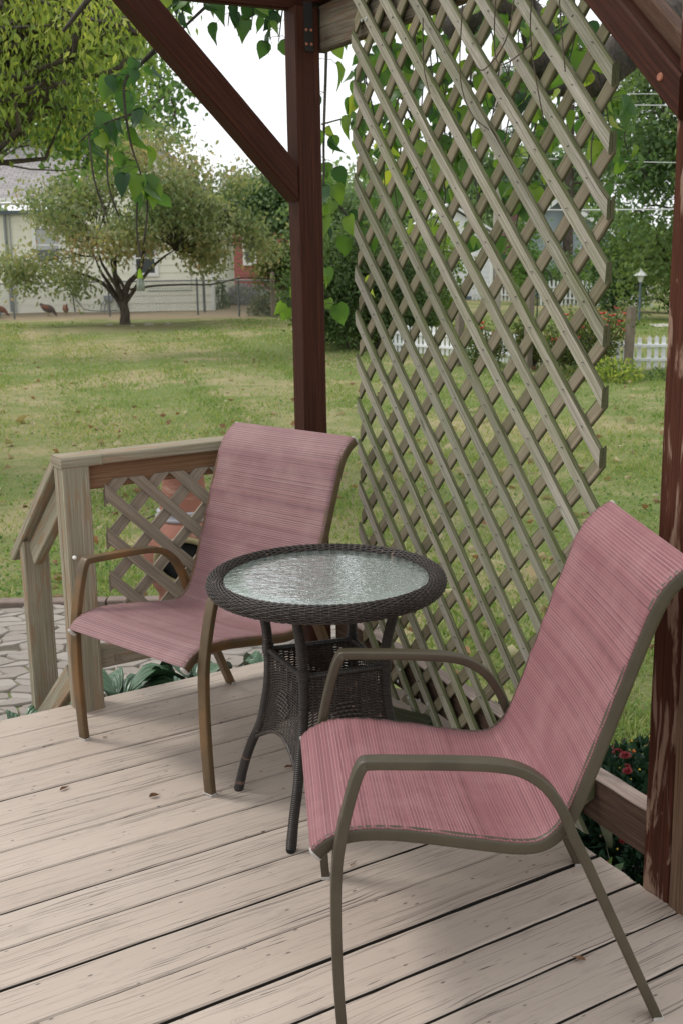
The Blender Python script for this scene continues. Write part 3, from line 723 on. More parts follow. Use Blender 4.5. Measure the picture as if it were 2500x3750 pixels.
# ---- big lattice panel
def lattice():
    t=thing('lattice_panel','tall weathered grey-green diagonal lattice panel hung beside the deck','lattice',LP(0,0.04))
    W=1.287; zb=.04; zt=2.36; rep=.1431; sl=.986; vt=.051
    rs=random.Random(9)
    def lath(mb,c,sgn,off,mi):
        # upper edge z=c+sgn*sl*s ; lower edge z=c-vt+...
        def rng(c0):
            s0,s1=0,W
            # clip by z
            za,zc=(zb,zt)
            if sgn<0: # z=c0-sl*s
                s0=max(s0,(c0-zc)/sl); s1=min(s1,(c0-za)/sl)
            else:
                s0=max(s0,(za-c0)/sl); s1=min(s1,(zc-c0)/sl)
            return s0,s1
        a=rng(c);b=rng(c-vt)
        if a[1]-a[0]<.03 and b[1]-b[0]<.03: return
        if a[1]<=a[0]: a=(b[0] if sgn<0 else b[1],)*2
        if b[1]<=b[0]: b=(a[0] if sgn>0 else a[1],)*2
        L=max(a[1]-a[0],b[1]-b[0])*1.41; n=max(2,int(L/.045)); th=.0105; ro=rs.random()*50
        ph=rs.random()*6; ph2=rs.random()*6; wa=rs.uniform(.0006,.0022); tiltv=rs.uniform(-.0015,.0015)
        vs=[]
        for i in range(n+1):
            f=i/n; sa=a[0]+(a[1]-a[0])*f; sb=b[0]+(b[1]-b[0])*f
            ju=rs.uniform(-.0011,.0011)+.0016*math.sin(sa*9+ph); jl=rs.uniform(-.0011,.0011)+.0016*math.sin(sb*9+ph)
            if f in (0,1): ju=jl=0
            w=off+wa*math.sin(sa*5+ph2)
            zu=c+sgn*sl*sa+ju; zl=c-vt+sgn*sl*sb+jl
            cz=.0022
            sm=(sa+sb)/2
            vs+= [LP(sb,zl,w+th-cz*.5),LP(sb,zl,w+cz),LP(sb+(sa-sb)*.06,zl+(zu-zl)*.06,w+tiltv),LP(sa-(sa-sb)*.15,zu-(zu-zl)*.15+rs.uniform(-.0012,.0012),w-tiltv),LP(sa,zu,w+cz*1.8),LP(sa,zu,w+th-cz*.5)]
        m=6; fs=[];uvs=[]; vv=[0,.01,.013,.047,.05,.06,.097]
        for i in range(n):
            u0=L*i/n+ro;u1=L*(i+1)/n+ro
            for j in range(m):
                k=(j+1)%m; fs.append((i*m+j,i*m+k,(i+1)*m+k,(i+1)*m+j)); uvs.append([(u0,vv[j]+ro),(u0,vv[j+1]+ro),(u1,vv[j+1]+ro),(u1,vv[j]+ro)])
        fs.append(tuple(range(m))[::-1]); uvs.append([(0+ro,0),(.01+ro,.0),(.01+ro,.04),(0+ro,.04),(0,.03),(0,.01)])
        fs.append(tuple(n*m+i for i in range(m))); uvs.append([(0+ro,0),(.01+ro,.0),(.01+ro,.04),(0+ro,.04),(0,.03),(0,.01)])
        if sgn>0: fs=[f[::-1] for f in fs]; uvs=[u[::-1] for u in uvs]
        face=[q for q in range(len(fs)) if q<n*m and q%m in (1,2)]; edge=[q for q in range(len(fs)) if q not in set(face)]
        bq=len(mb.v); tt=rs.random(); mb.add(vs,[fs[q] for q in face],[uvs[q] for q in face],mi,False,tt)
        for q in edge:
            mb.f.append(tuple(bq+i for i in fs[q])); mb.mi.append(3); mb.sm.append(False); mb.tint.append(.5); mb.uv+=uvs[q]
    mf=MB(); ktop=2.168
    for k in range(-12,16): lath(mf,ktop-k*rep,-1,-.011,0)
    # staples near crossings, driven into the front laths
    back0=ktop-rep-.01+.051
    for k in range(-12,16):
        for j in range(-2,26):
            # crossing of front lath k centre and back lath j centre
            cf=ktop-k*rep-vt/2; cb=back0-vt/2-(j-1)*rep
            s=(cf-cb)/(2*sl); z=cf-sl*s
            if 0.03<s<W-.03 and zb+.03<z<2.3 and rs.random()<.85:
                P=LP(s+rs.uniform(-.006,.006),z+rs.uniform(-.006,.006),-.0125); a=rs.uniform(-.5,.5)
                d=L1*math.cos(a)+UP*math.sin(a)
                mf.board(P-d*.0035,P+d*.0035,UP,LO,.0016,.002,1,1,0,0)
    for (s,z) in [(.10,2.185),(.345,.075),(.29,.155),(.47,.10),(.62,.075)]:
        mf.disc(LP(s,z,-.0115),-LO,.0062,.002,12,2)
    mbk=MB()
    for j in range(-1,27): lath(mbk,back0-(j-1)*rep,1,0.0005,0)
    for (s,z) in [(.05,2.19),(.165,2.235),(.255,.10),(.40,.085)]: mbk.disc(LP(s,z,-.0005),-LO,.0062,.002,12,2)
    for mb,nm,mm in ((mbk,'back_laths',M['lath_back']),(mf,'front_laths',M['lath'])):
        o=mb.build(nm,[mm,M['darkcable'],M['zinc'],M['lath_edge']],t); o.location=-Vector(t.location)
lattice()
# ---- timber edge of the flower bed
mb=MB(); mb.board(LP(-.25,.1275,.013+.022),LP(1.487,.1275,.035),UP,LO,.119,.044,0,40,.0012,.005)
mb.board(LP(-.25,.1885,.013+.025),LP(1.487,.1885,.038),LO,UP,.052,.006,1,40,.002,.002)
tag(mb.build('bed_edging_board',[M['timber'],M['timbertop']]),'dark weathered edging board in front of the flower bed','edging board')
# rotten block lying between deck and lattice
mb=MB(); mb.board((.12,3.56,.028),(.27,3.44,.026),(0.6,.8,.1),(0,0,1),.075,.05,0,8,.006,.01)
tag(mb.build('wood_block',M['blackwood']),'dark mossy block of old wood lying at the foot of the lattice','wood block')
# =================================================================== DECK RAILING
def railing():
    t=thing('deck_railing','weathered wooden railing with lattice infill at the back of the deck','railing',(-.886,3.677,0),PA)
    Z=Vector((0,0,0))
    X=Vector((1,0,0));Y=Vector((0,1,0))
    mb=MB(); mb.board((.0445,.026,-.02),(.0445,.026,.835),X,Y,.089,.052,0,24,.0006,.004)
    mb.board((.0445,.0715,-.02),(.0445,.0715,.835),X,Y,.089,.037,0,24,.0006,.004); post=mb.build('post',M['cedar'],t)
    mb=MB(); mb.lathe([(.0,0),(.007,.001),(.0075,.006),(.005,.012),(0,.014)],14); mb.build('knob',M['porcelain'],post,(.016,-.004,.542)).rotation_euler=(PI/2,0,0)
    mb=MB(); mb.board((.135,.047,.852),(.93,.047,.852),Y,UP,.094,.034,0,30,.0008,.004,e0=0)
    mb.board((-.004,.047,.8515),(.134,.047,.8515),Y,UP,.097,.0355,0,4,.0005,.004); mb.build('cap_rail',M['cedar'],t)
    mb=MB(); mb.board((.09,.055,.792),(.90,.055,.792),UP,Y,.086,.036,0,30,.0008,.004); mb.build('top_rail',M['subrail'],t)
    mb=MB(); mb.board((.09,.04,.173),(.90,.04,.173),UP,Y,.078,.036,0,30,.0008,.004); mb.build('bottom_rail',M['cedar'],t)
    # lattice infill
    x0,x1,zb,zt=.143,.86,.15,.778; rep=.1475; w=.038; 
    mf=MB();mk=MB(); rs=random.Random(2)
    def clip(poly):
        def cl(poly,f):
            out=[]
            for i in range(len(poly)):
                a,b=poly[i],poly[(i+1)%len(poly)]; fa,fb=f(a),f(b)
                if fa>=0: out.append(a)
                if fa*fb<0: t_=fa/(fa-fb); out.append((a[0]+(b[0]-a[0])*t_,a[1]+(b[1]-a[1])*t_))
            return out
        for f in (lambda p:p[0]-x0,lambda p:x1-p[0],lambda p:p[1]-zb,lambda p:zt-p[1]):
            poly=cl(poly,f)
            if len(poly)<3: return None
        return poly
    def slat(mb,c,sg,y):
        v=w*1.414/2; poly=[(-1,c-sg*(-1)*1-v),(2,c-sg*2-v),(2,c-sg*2+v),(-1,c+sg*1+v)]
        poly=clip(poly)
        if not poly: return
        n=len(poly); ro=rs.random()*30; th=.009; y+=rs.uniform(-.0008,.0008)
        vs=[(p[0],y,p[1]) for p in poly]+[(p[0],y+th,p[1]) for p in poly]
        q=.7071; uvp=[((p[0]*q-sg*p[1]*q)+ro,(p[0]*q+sg*p[1]*q)+ro) for p in poly]
        fs=[tuple(range(n))]+[tuple(range(n,2*n))[::-1]]+[(k,n+k,n+(k+1)%n,(k+1)%n) for k in range(n)]
        uvs=[uvp,uvp[::-1]]+[[uvp[k],(uvp[k][0],uvp[k][1]+.01),(uvp[(k+1)%n][0],uvp[(k+1)%n][1]+.01),uvp[(k+1)%n]] for k in range(n)]
        mb.add(vs,fs,uvs)
    for k in range(-9,9):
        slat(mf,.768-.027+x0-k*rep,1,-.004+.02)     # falls to the right
        slat(mk,.768-.027-x0-.045-k*rep+.02,-1,.0055+.02)    # rises to the right
    mf.build('front_laths',M['raillath'],t); mk.build('back_laths',M['raillath'],t)
    # stair handrail going down and away from the deck
    t2=thing('stair_handrail','sloping wooden stair handrail with its short square post going down from the deck','handrail',(-.886,3.677,0),PA)
    sl=-.777; yv=Vector((0,1,sl)).normalized(); wv=yv.cross(X).normalized()
    P=lambda y,x=.0445:Vector((x,y,.845+sl*(y-.09)))
    mb=MB(); mb.board(P(.098),P(.66),X,wv,.094,.036,0,16,.0008,.004,e0=0); mb.build('cap_rail',M['cedar'],t2)
    mb=MB(); mb.board(P(.10,.045)-UP*.088,P(.50,.045)-UP*.088,wv,X,.085,.036,0,12,.0008,.004); mb.build('sub_rail',M['cedar'],t2)
    mb=MB(); mb.board((.052,.545,-.45),(.052,.545,.485),X,Y,.095,.05,0,24,.0006,.004); mb.build('post',M['cedar'],t2)
    mb=MB(); a=Vector((.02,.53,-.235));b_=Vector((.02,.10,.10)); d=(b_-a).normalized(); mb.board(a,b_,d.cross(X),X,.085,.036,0,8,.0006,.004,e0=.8,e1=0); mb.build('diagonal_brace',M['cedar'],t2)
railing()
# =================================================================== CHAIRS
PROF=[(.249,.376),(.222,.398),(.178,.412),(.11,.412),(.02,.398),(-.08,.379),(-.15,.368),(-.195,.373),(-.228,.398),(-.250,.435),(-.272,.49),(-.318,.618),(-.366,.755),(-.406,.857),(-.439,.900),(-.473,.922)]
ARM=[(.207,0),(.213,.12),(.215,.26),(.211,.37),(.198,.45),(.178,.53),(.162,.571),(.146,.577),(.08,.574),(-.02,.568),(-.095,.560),(-.145,.545),(-.188,.512),(-.220,.463),(-.243,.408),(-.27,.35),(-.34,.192),(-.385,.09),(-.425,0)]
def profile_frames(P,v,n=5,sharp=()):
    pts=catmull([(p[0],v,p[1]) for p in P],n); fr=[]
    for i,p in enumerate(pts):
        d=(pts[min(i+1,len(pts)-1)]-pts[max(i-1,0)]).normalized(); nn=Vector((-d.z,0,d.x))
        fr.append((p,Vector((0,1,0)),nn))
    return fr,pts
def oval(a,b,c=.35,n=4):
    """rounded rectangle ring, half sizes a,b"""
    r=min(a,b)*c*2; out=[]
    for cx,cy,a0 in ((a-r,b-r,0),(-a+r,b-r,PI/2),(-a+r,-b+r,PI),(a-r,-b+r,3*PI/2)):
        for k in range(n+1):
            t=a0+PI/2*k/n; out.append((cx+r*math.cos(t),cy+r*math.sin(t)))
    return out
def make_chair(label,loc,rz,fab,frm):
    t=thing('patio_chair',label,'chair',loc,rz,'sling patio chairs')
    ws=.262
    for s in (1,-1):
        fr,pts=profile_frames(PROF,s*ws)
        mb=MB(); mb.sweep(fr,oval(.0095,.0155,.45),0); rail=mb.build('side_rail',frm,t)
        for idx,dr in ((0,-1),(-1,1)):
            P,A,B=fr[idx]; d=(pts[1]-pts[0]).normalized()*-1 if idx==0 else (pts[-1]-pts[-2]).normalized()
            e=[(P+d*x,A,B) for x in (-.001,.003,.006)]
            mb=MB(); mb.sweep(e,oval(.0102,.0162,.45),0,scale=[1,1,.7]); mb.build('end_cap',M['cap'],rail)
        fr2,p2=profile_frames(ARM,s*.298)
        mb=MB(); mb.sweep(fr2,oval(.0165,.0102,.2),0)
        # spacers welding arm tube to sling rail
        mb.tube([(.205,s*.270,.395),(.205,s*.29,.395)],.008,8)
        mb.tube([(-.247,s*.270,.405),(-.247,s*.29,.405)],.008,8)
        arm=mb.build('arm_and_legs',frm,t)
        for (u,z) in ((.207,.004),(-.425,.004)):
            mb=MB(); mb.box((u-.0105,s*.298-.0170,-.001),(u+.0112,s*.298+.0170,.007),0,.002); mb.build('foot_glide',M['cap'],arm)
    for (u,z) in ((.15,.408),(-.19,.372)):
        mb=MB(); mb.tube(catmull([(u,-.256,z),(u,-.22,z-.014),(u,-.1,z-.034),(u,.1,z-.034),(u,.22,z-.014),(u,.256,z)],4),.0095,10); mb.build('crossbar',frm,t)
    # fabric
    fr,pts=profile_frames(PROF,0,8); mb=MB(); nv=26; vs=[];us=[0]
    for i,(P,A,B) in enumerate(fr):
        if i: us.append(us[-1]+(pts[i]-pts[i-1]).length)
        for j in range(nv+1):
            q=j/nv*2-1; v=q*(ws+.0075)
            sag=-.014*(1-q*q)*math.sin(min(1,max(0,i/(len(fr)-1)))*PI)
            e=.0168-.0035*max(0,(abs(q)-.94)/.06)**2
            pk=.0007*math.sin(us[i]*420+(1 if q>0 else 3))*max(0,(abs(q)-.9)/.1)
            vs.append(P+A*v-B*(e+sag+pk))
    n=nv+1; fs=[];uvs=[]
    ro=3.0
    for i in range(len(fr)-1):
        for j in range(nv):
            q=(i*n+j,i*n+j+1,(i+1)*n+j+1,(i+1)*n+j); fs.append(q)
            uvs.append([(us[i]+ro,j/nv*.52),(us[i]+ro,(j+1)/nv*.52),(us[i+1]+ro,(j+1)/nv*.52),(us[i+1]+ro,j/nv*.52)])
    mb.add(vs,fs,uvs,0,True)
    o=mb.build('sling_fabric',fab,t); m=o.modifiers.new('thick','SOLIDIFY'); m.thickness=.0022; m.offset=0
    return t
chA=make_chair('dusty mauve sling chair with golden-brown frame beside the wooden railing, partly behind the round table',(-.468,3.426,0),-2.306,M['sling_a'],M['frame_a'])
chB=copy_tree(chA,(.171,2.336,0),3.207,'rose-lit sling chair with olive-brown frame in the foreground at the right post',{M['sling_a']:M['sling_b'],M['frame_a']:M['frame_b']})
# =================================================================== TABLE
def table():
    c=Vector((-.043,2.97,0)); t=thing('wicker_table','round dark wicker bistro table with rippled glass top between two chairs','table',c)
    RM,rm,zc=.2925,.0215,.657
    mb=MB(); NS=100; nst=34
    for j in range(nst):
        th=2*PI*j/nst
        if -PI*.62<th-PI*1.0<-PI*.05 and False: continue
        seg=NS*2; fr=[]
        for i in range(seg):
            a=2*PI*i/seg; off=.0021*math.sin(NS/2*a+ (PI if j%2 else 0)+j*.12)
            r=rm+off; cx=RM+r*math.cos(th+.0*a); z=zc+r*math.sin(th)
            rad=Vector((math.cos(a),math.sin(a),0))
            fr.append((rad*cx+UP*z,rad*math.cos(th)+UP*math.sin(th),rad*-math.sin(th)+UP*math.cos(th)))
        mb.sweep(fr,[(.0019,0),(0,.0018),(-.0019,0),(0,-.0018)],0,True,loop=True)
    for i in range(NS):
        a=2*PI*(i+.5)/NS; rad=Vector((math.cos(a),math.sin(a),0)); fr=[]
        for k in range(14):
            th=2*PI*k/14; fr.append((rad*(RM+rm*math.cos(th))+UP*(zc+rm*math.sin(th)),rad*math.cos(th)+UP*math.sin(th),Vector((-math.sin(a),math.cos(a),0))))
        mb.sweep(fr,[(.0012,.0014),(-.0012,.0014),(-.0012,-.0014),(.0012,-.0014)],0,True,loop=True)
    # dark core
    n=64;fr=[]
    for i in range(n):
        a=2*PI*i/n; rad=Vector((math.cos(a),math.sin(a),0)); fr.append((rad*RM+UP*zc,rad,UP))
    mb.sweep(fr,[((rm-.002)*math.cos(2*PI*k/10),(rm-.002)*math.sin(2*PI*k/10)) for k in range(10)],1,True,loop=True)
    rim=mb.build('woven_rim',[M['wicker'],M['soot']],t)
    mb=MB(); mb.lathe([(0,.662),(.10,.662),(.20,.662),(.268,.662),(.2715,.665),(.268,.668),(.20,.6682),(.10,.6682),(0,.6682)],72,0,True); mb.build('glass_top',M['glass'],t)
    # support boards under the glass
    mb=MB(); mb.box((-.26,-.02,.628),(.26,.02,.64)); mb.box((-.02,-.26,.6275),(.02,.26,.6275+.012)); mb.build('support',M['timber'],t)
    # legs
    A=[math.radians(x) for x in (154,-114,-24,66)]; ex=[.018,-.012,.0,.0]
    top=[(.60,.222),(.575,.196),(.545,.178),(.5,.168),(.44,.164),(.36,.166),(.29,.178),(.22,.196),(.15,.220),(.08,.246),(.0,.268)]
    legpts=[]
    for k,(a,e) in enumerate(zip(A,ex)):
        d=Vector((math.cos(a),math.sin(a),0)); pts=catmull([d*(r+e*(1+ (1 if z<.2 else 0)*.5))+UP*(z+.03 if z>.57 else z) for z,r in top],4); legpts.append((d,e))
        mb=MB(); mb.tube(pts,[.0135]*(len(pts)-3)+[.014,.0145,.0125],12); leg=mb.build('leg',M['cane'],t)
        mb=MB(); p=pts[-1]; mb.lathe([(0,-.001),(.011,-.001),(.0125,.004),(.0125,.011),(0,.012)],12,c=p); mb.build('foot_cap',M['soot'],leg)
    def legp(k,z):
        d,e=legpts[k]
        for (z1,r1),(z0,r0) in zip(top,top[1:]):
            if z0<=z<=z1: f=(z-z0)/(z1-z0); return d*(r0+(r1-r0)*f+e*(1+(.5 if z<.2 else 0)))+UP*z
        return d*top[0][1]+UP*z
    rs=random.Random(1)
    for k in range(4):
        k2=(k+1)%4; mb=MB(); zt_=.435; 
        inner=.93
        def pt(f,g): # f across 0..1, g 0 top ..1 bottom (arched lower edge)
            zbot=.185+.055*math.sin(PI*f)**.8*(1)
            z=zt_+(zbot-zt_)*g
            a=legp(k,z);b=legp(k2,z); p=a.lerp(b,.05+.9*f); return p
        a=legp(k,.4);b=legp(k2,.4); nrm=((a+b)/2); nrm.z=0; nrm.normalize(); tg=(b-a).normalized()
        nw=58; nstk=14
        for i in range(nw):
            g=(i+.5)/nw; fr=[]; seg=nstk*4
            for q in range(seg+1):
                f=q/seg; p=pt(f,g)+nrm*.0026*math.sin(PI*nstk*f+(PI if i%2 else 0)); fr.append((p,nrm,UP))
            mb.sweep(fr,[(.0015,0),(0,.0021),(-.0015,0),(0,-.0021)],0,True)
        for i in range(nstk+1):
            f=i/nstk; f=min(max(f,.01),.99); mb.tube([pt(f,0),pt(f,.35),pt(f,.7),pt(f,1)],.0017,5)
        # raised diamond of wider strands
        for r_ in range(7):
            g=.40+.055*r_; wd=.10+.11*(3-abs(r_-3))/3*1.4
            nb=[3,4,5,6,5,4,3][r_]
            for c_ in range(nb):
                fc=.5+(c_-(nb-1)/2)*.068
                fr=[(pt(fc+dx,g)+nrm*(.0035+.002*math.cos(dx/.03*PI/2)),nrm,UP) for dx in (-.032,-.016,0,.016,.032)]
                mb.sweep(fr,[(.0013,-.0040),(.0013,.0040),(-.0013,.0040),(-.0013,-.0040)],0,True)
        mb.tube([pt(f/12,1)-UP*.003 for f in range(13)],.0055,7,0)
        pan=mb.build('woven_panel',M['wicker'],t)
        mb=MB(); mb.tube([legp(k,.44).lerp(legp(k2,.44),f) for f in (.04,.3,.6,.96)],.0085,9); mb.build('top_bar',M['cane'],pan)
    for k in range(4):
        p=legp(k,.45); d,_=legpts[k]
        mb=MB(); mb.tube([p+UP*x for x in (-.02,-.01,0,.01)],[.0155,.0165,.0165,.0155],12); mb.build('leg_binding',M['cane'],t)
table()
# =================================================================== SMALL THINGS ON THE DECK
def curl_leaf(name,loc,L,w,rz,label,m,curl=.8,cat='leaf'):
    mb=MB(); vs=[];nx,ny=7,5
    for i in range(nx):
        f=i/(nx-1); ww=w*math.sin(PI*(f*.9+.05))**.7
        for j in range(ny):
            g=j/(ny-1)*2-1; a=g*curl*1.6
            vs.append(((f-.5)*L,math.sin(a)/1.6/curl*ww*.5,.002+(1-math.cos(a))*ww*.5+.12*L*math.sin(f*7)*abs(g)*.3+.01*L))
    fs=[(i*ny+j,(i+1)*ny+j,(i+1)*ny+j+1,i*ny+j+1) for i in range(nx-1) for j in range(ny-1)]
    mb.add(vs,fs,None,0,True); mb.tube([(L*.48,0,.003),(L*.75,.003,.004)],.0009,5)
    o=mb.build(name,m); o.location=loc; o.rotation_euler=(0,0,rz); return tag(o,label,cat)
curl_leaf('dry_leaf',(-.813,3.118,.001),.028,.014,.9,'small dark curled brown leaf lying on the open deck at the far left','%s'%'x' and M['dryleaf'])
curl_leaf('dry_leaf',(-.545,3.060,.001),.027,.020,.5,'tan curled leaf on the deck in front of the mauve chair leg',M['dryleaf'],.9)
curl_leaf('dry_leaf',(-.168,3.235,.001),.030,.016,.2,'brown leaf on the deck under the wicker table',M['dryleaf'])
curl_leaf('dry_leaf',(.499,2.256,.001),.024,.017,2.6,'rounded brown leaf near the rear leg of the rose chair',M['dryleaf'],.6)
curl_leaf('twig_bit',(.012,2.668,.001),.020,.005,.9,'tiny twig bit on the boards under the rose chair',M['dryleaf'],.6,'twig')
curl_leaf('dry_leaf',(-.765,3.475,.001),.012,.008,.4,'tiny brown leaf scrap beside the front leg nearest the railing',M['dryleaf'],.6)
lf=curl_leaf('withered_leaf',(.655,2.80,.05),.20,.11,1.2,'large withered grey-green leaf hanging behind the rose chair by the edging board',M['bigleaf'],.5); lf.rotation_euler=(.4,1.25,.6)
# =================================================================== CHIMINEA
def chiminea():
    c=Vector((-.80,5.85,-.452)); t=thing('chiminea','terracotta chiminea with dark round mouth on the patio edge behind the railing','chiminea',c,0); t.scale=(1.09,1.09,1.0)
    # body with a mouth facing the camera (-y)
    mb=MB(); prof=[(.12,.20),(.155,.25),(.188,.33),(.204,.41),(.205,.48),(.188,.545),(.155,.595),(.122,.622)]
    n=48; sm=catmull([(r,0,z) for r,z in prof],5); vs=[];m=len(sm)
    for p in sm:
        for k in range(n):
            a=2*PI*k/n; vs.append((p.x*math.cos(a),p.x*math.sin(a),p.z))
    fs=[];
    fa=Vector((.06,-1)).normalized()
    for i in range(m-1):
        for k in range(n):
            f=(i*n+k,i*n+(k+1)%n,(i+1)*n+(k+1)%n,(i+1)*n+k)
            cx=sum(vs[q][0] for q in f)/4;cy=sum(vs[q][1] for q in f)/4;cz=sum(vs[q][2] for q in f)/4
            lat=cx*-fa.y+cy*fa.x; fr_=cx*fa.x+cy*fa.y
            if fr_>0 and (lat/.125)**2+((cz-.435)/.112)**2<1: continue
            fs.append(f)
    mb.add(vs,fs,None,0,True); o=mb.build('body',M['terracotta'],t); s_=o.modifiers.new('t','SOLIDIFY'); s_.thickness=.014
    mb=MB(); mb.lathe([(0,.22),(.12,.23),(.155,.32),(.17,.42),(.165,.5),(.12,.58),(0,.6)],24,0,True); mb.build('firebox',M['soot'],t)
    bx=Vector((fa.x,fa.y,0)); sd=Vector((-fa.y,fa.x,0)); pts=[]
    for k in range(33):
        a=2*PI*k/32; l=.128*math.cos(a); z=.435+.114*math.sin(a); R=.206-.9*max(0,abs(z-.45)-.02)**1.5; y=math.sqrt(max(0,R*R-l*l)); pts.append(sd*l+bx*(y+.004)+UP*z)
    mb=MB(); mb.tube(pts,.015,8); mb.build('mouth_rim',M['olivepot'],t)
    mb=MB(); mb.lathe([(.122,.61),(.137,.62),(.139,.633),(.124,.642),(.127,.652),(.133,.66),(.118,.67)],40,0,True); mb.build('collar',M['greyglaze'],t)
    mb=MB(); mb.lathe([(.117,.665),(.108,.72),(.098,.80),(.092,.87),(.10,.90),(.10,.915),(.088,.915),(.082,.87),(.09,.72)],40,0,True); mb.build('chimney_neck',M['terracotta'],t)
    for k in range(3):
        a=2*PI*k/3+.5; mb=MB(); mb.board((math.cos(a)*.13,math.sin(a)*.13,.23),(math.cos(a)*.15,math.sin(a)*.15,0),(-math.sin(a),math.cos(a),0),(math.cos(a),math.sin(a),0),.075,.05,0,1,0,.008); mb.build('leg',M['terracotta'],t)
    mb=MB(); a0=Vector((-.135,-.04,.64)); mb.tube(catmull([a0,a0+Vector((-.05,-.01,-.03)),a0+Vector((-.03,-.04,-.10)),a0+Vector((-.06,-.06,-.17))],6),.004,6); mb.build('wire_handle',M['twig'],t)
chiminea()
# =================================================================== HOSTAS, MUMS
def hosta_plant(loc,n,seed,label,R=.26,size=.24):
    rs=random.Random(seed); t=thing('hosta_plant',label,'plant',loc,0,'hostas beside the deck')
    mb=MB()
    for k in range(n):
        a=2*PI*k/n+rs.uniform(-.3,.3); L=size*rs.uniform(.75,1.15); w=L*.62; h=rs.uniform(.12,.26); rr=rs.uniform(.02,.09)
        d=Vector((math.cos(a),math.sin(a),0)); s=Vector((-math.sin(a),math.cos(a),0)); nx,ny=11,9; vs=[]
        base=d*rr+UP*h*.75; twist=rs.uniform(-.5,.5)
        for i in range(nx):
            f=i/(nx-1); ww=w*.5*math.sin(PI*min(1,f**.75))**.75 if 0<f<1 else .003
            p=base+d*(L*f)+UP*(.09*math.sin(f*2.4)-.17*f*f*rs.uniform(.95,1.05))
            for j in range(ny):
                g=j/(ny-1)*2-1
                vs.append(p+s*g*ww+UP*(abs(g)**1.3*ww*.45+.002*math.sin(g*16)+.006*math.sin(f*14+g*3)*abs(g)+g*twist*ww*.4))
        fs=[];uvs=[]
        for i in range(nx-1):
            for j in range(ny-1):
                fs.append((i*ny+j,(i+1)*ny+j,(i+1)*ny+j+1,i*ny+j+1)); uvs.append([(i/nx,j/ny),((i+1)/nx,j/ny),((i+1)/nx,(j+1)/ny),(i/nx,(j+1)/ny)])
        mb.add(vs,fs,uvs,0,True)
    mb.build('foliage',M['hosta'],t)
    mb=MB()
    for k in range(n):
        a=2*PI*k/n; mb.tube([(0,0,0),(math.cos(a)*.03,math.sin(a)*.03,.08),(math.cos(a)*.06,math.sin(a)*.06,.16)],.004,5)
    mb.build('stems',M['hosta'],t)
hosta_plant((-.86,4.30,-.36),11,1,'leafy green hosta seen under the railing next to the square post',size=.26)
hosta_plant((-.60,4.42,-.36),11,2,'glossy dark green hosta under the seat of the mauve chair',size=.22)
hosta_plant((-.26,4.62,-.42),9,3,'small hosta leaf clump behind the wicker table leg',size=.2)
hosta_plant((-1.20,4.02,-.40),9,4,'low hosta at the foot of the stair handrail',size=.18)
def mum(loc,R,H,nl,nf,seed,label):
    rs=np.random.RandomState(seed); t=thing('mum_plant',label,'plant',loc,0,'red chrysanthemums in the bed')
    n=nl; d=rs.normal(size=(n,3)); d[:,2]=np.abs(d[:,2]); d/=np.linalg.norm(d,axis=1,keepdims=True); rr=(rs.rand(n)**.3)[:,None]
    P=d*rr*np.array([R,R,H]); D=d+rs.normal(size=(n,3))*.5; V,F=leaves(P,D,.032,.62,rs=rs)
    soup('foliage',V,F,M['mum_leaf'],np.repeat(rs.rand(n),4),t)
    mb=MB()
    for k in range(14): 
        e=rs.normal(size=3); e[2]=abs(e[2])+.6; e/=np.linalg.norm(e); mb.tube([(0,0,0),tuple(e*np.array([R,R,H])*.9)],.003,5)
    mb.build('stems',M['mum_leaf'],t)
    for mt,nm,cnt,sz in ((M['redpetal'],'flower_heads',nf,.0175),(M['yellowbud'],'yellow_buds',int(nf*.8),.0048),(M['orangebud'],'opening_buds',int(nf*.6),.007)):
        mb=MB()
        for k in range(cnt):
            if nm=='flower_heads': mb=MB()
            e=rs.normal(size=3); e[2]=abs(e[2])*.9+.15; e/=np.linalg.norm(e); p=Vector(e*np.array([R,R,H])*rs.uniform(.97,1.08)); nn=Vector(e); nn.z+=.5; nn.normalize()
            A=nn.cross(Vector((.3,.7,.1))).normalized();B=nn.cross(A); s=sz*rs.uniform(.7,1.25)
            if nm=='flower_heads':
                for ring_,(rr_,up,np_) in enumerate(((1,.1,13),(.75,.35,11),(.45,.5,8))):
                    for q in range(np_):
                        a=2*PI*q/np_+ring_*.3; dd=A*math.cos(a)+B*math.sin(a); ss=A*-math.sin(a)+B*math.cos(a)
                        mb.add([p+nn*s*up*.4,p+dd*s*rr_*.6+ss*s*.17+nn*s*up,p+dd*s*rr_*1.05+nn*s*up*.9,p+dd*s*rr_*.6-ss*s*.17+nn*s*up],[(0,1,2,3)])
                mb.build('flower_head',mt,t)
            else:
                vs=[p+nn*s]+[p+(A*math.cos(2*PI*q/6)+B*math.sin(2*PI*q/6))*s*.8 for q in range(6)]+[p-nn*s*.6]
                mb.add(vs,[(0,1+q,1+(q+1)%6) for q in range(6)]+[(7,1+(q+1)%6,1+q) for q in range(6)],None,0,True)
        if nm!='flower_heads': tag(mb.build(nm,mt,t),kind='stuff')
mum((.56,3.60,-.36),.20,.40,2600,34,3,'dark red chrysanthemum clump seen through the bottom of the lattice')
mum((.86,3.16,-.36),.30,.43,6000,98,4,'broad dark red and yellow chrysanthemum bush beside the worn red post')
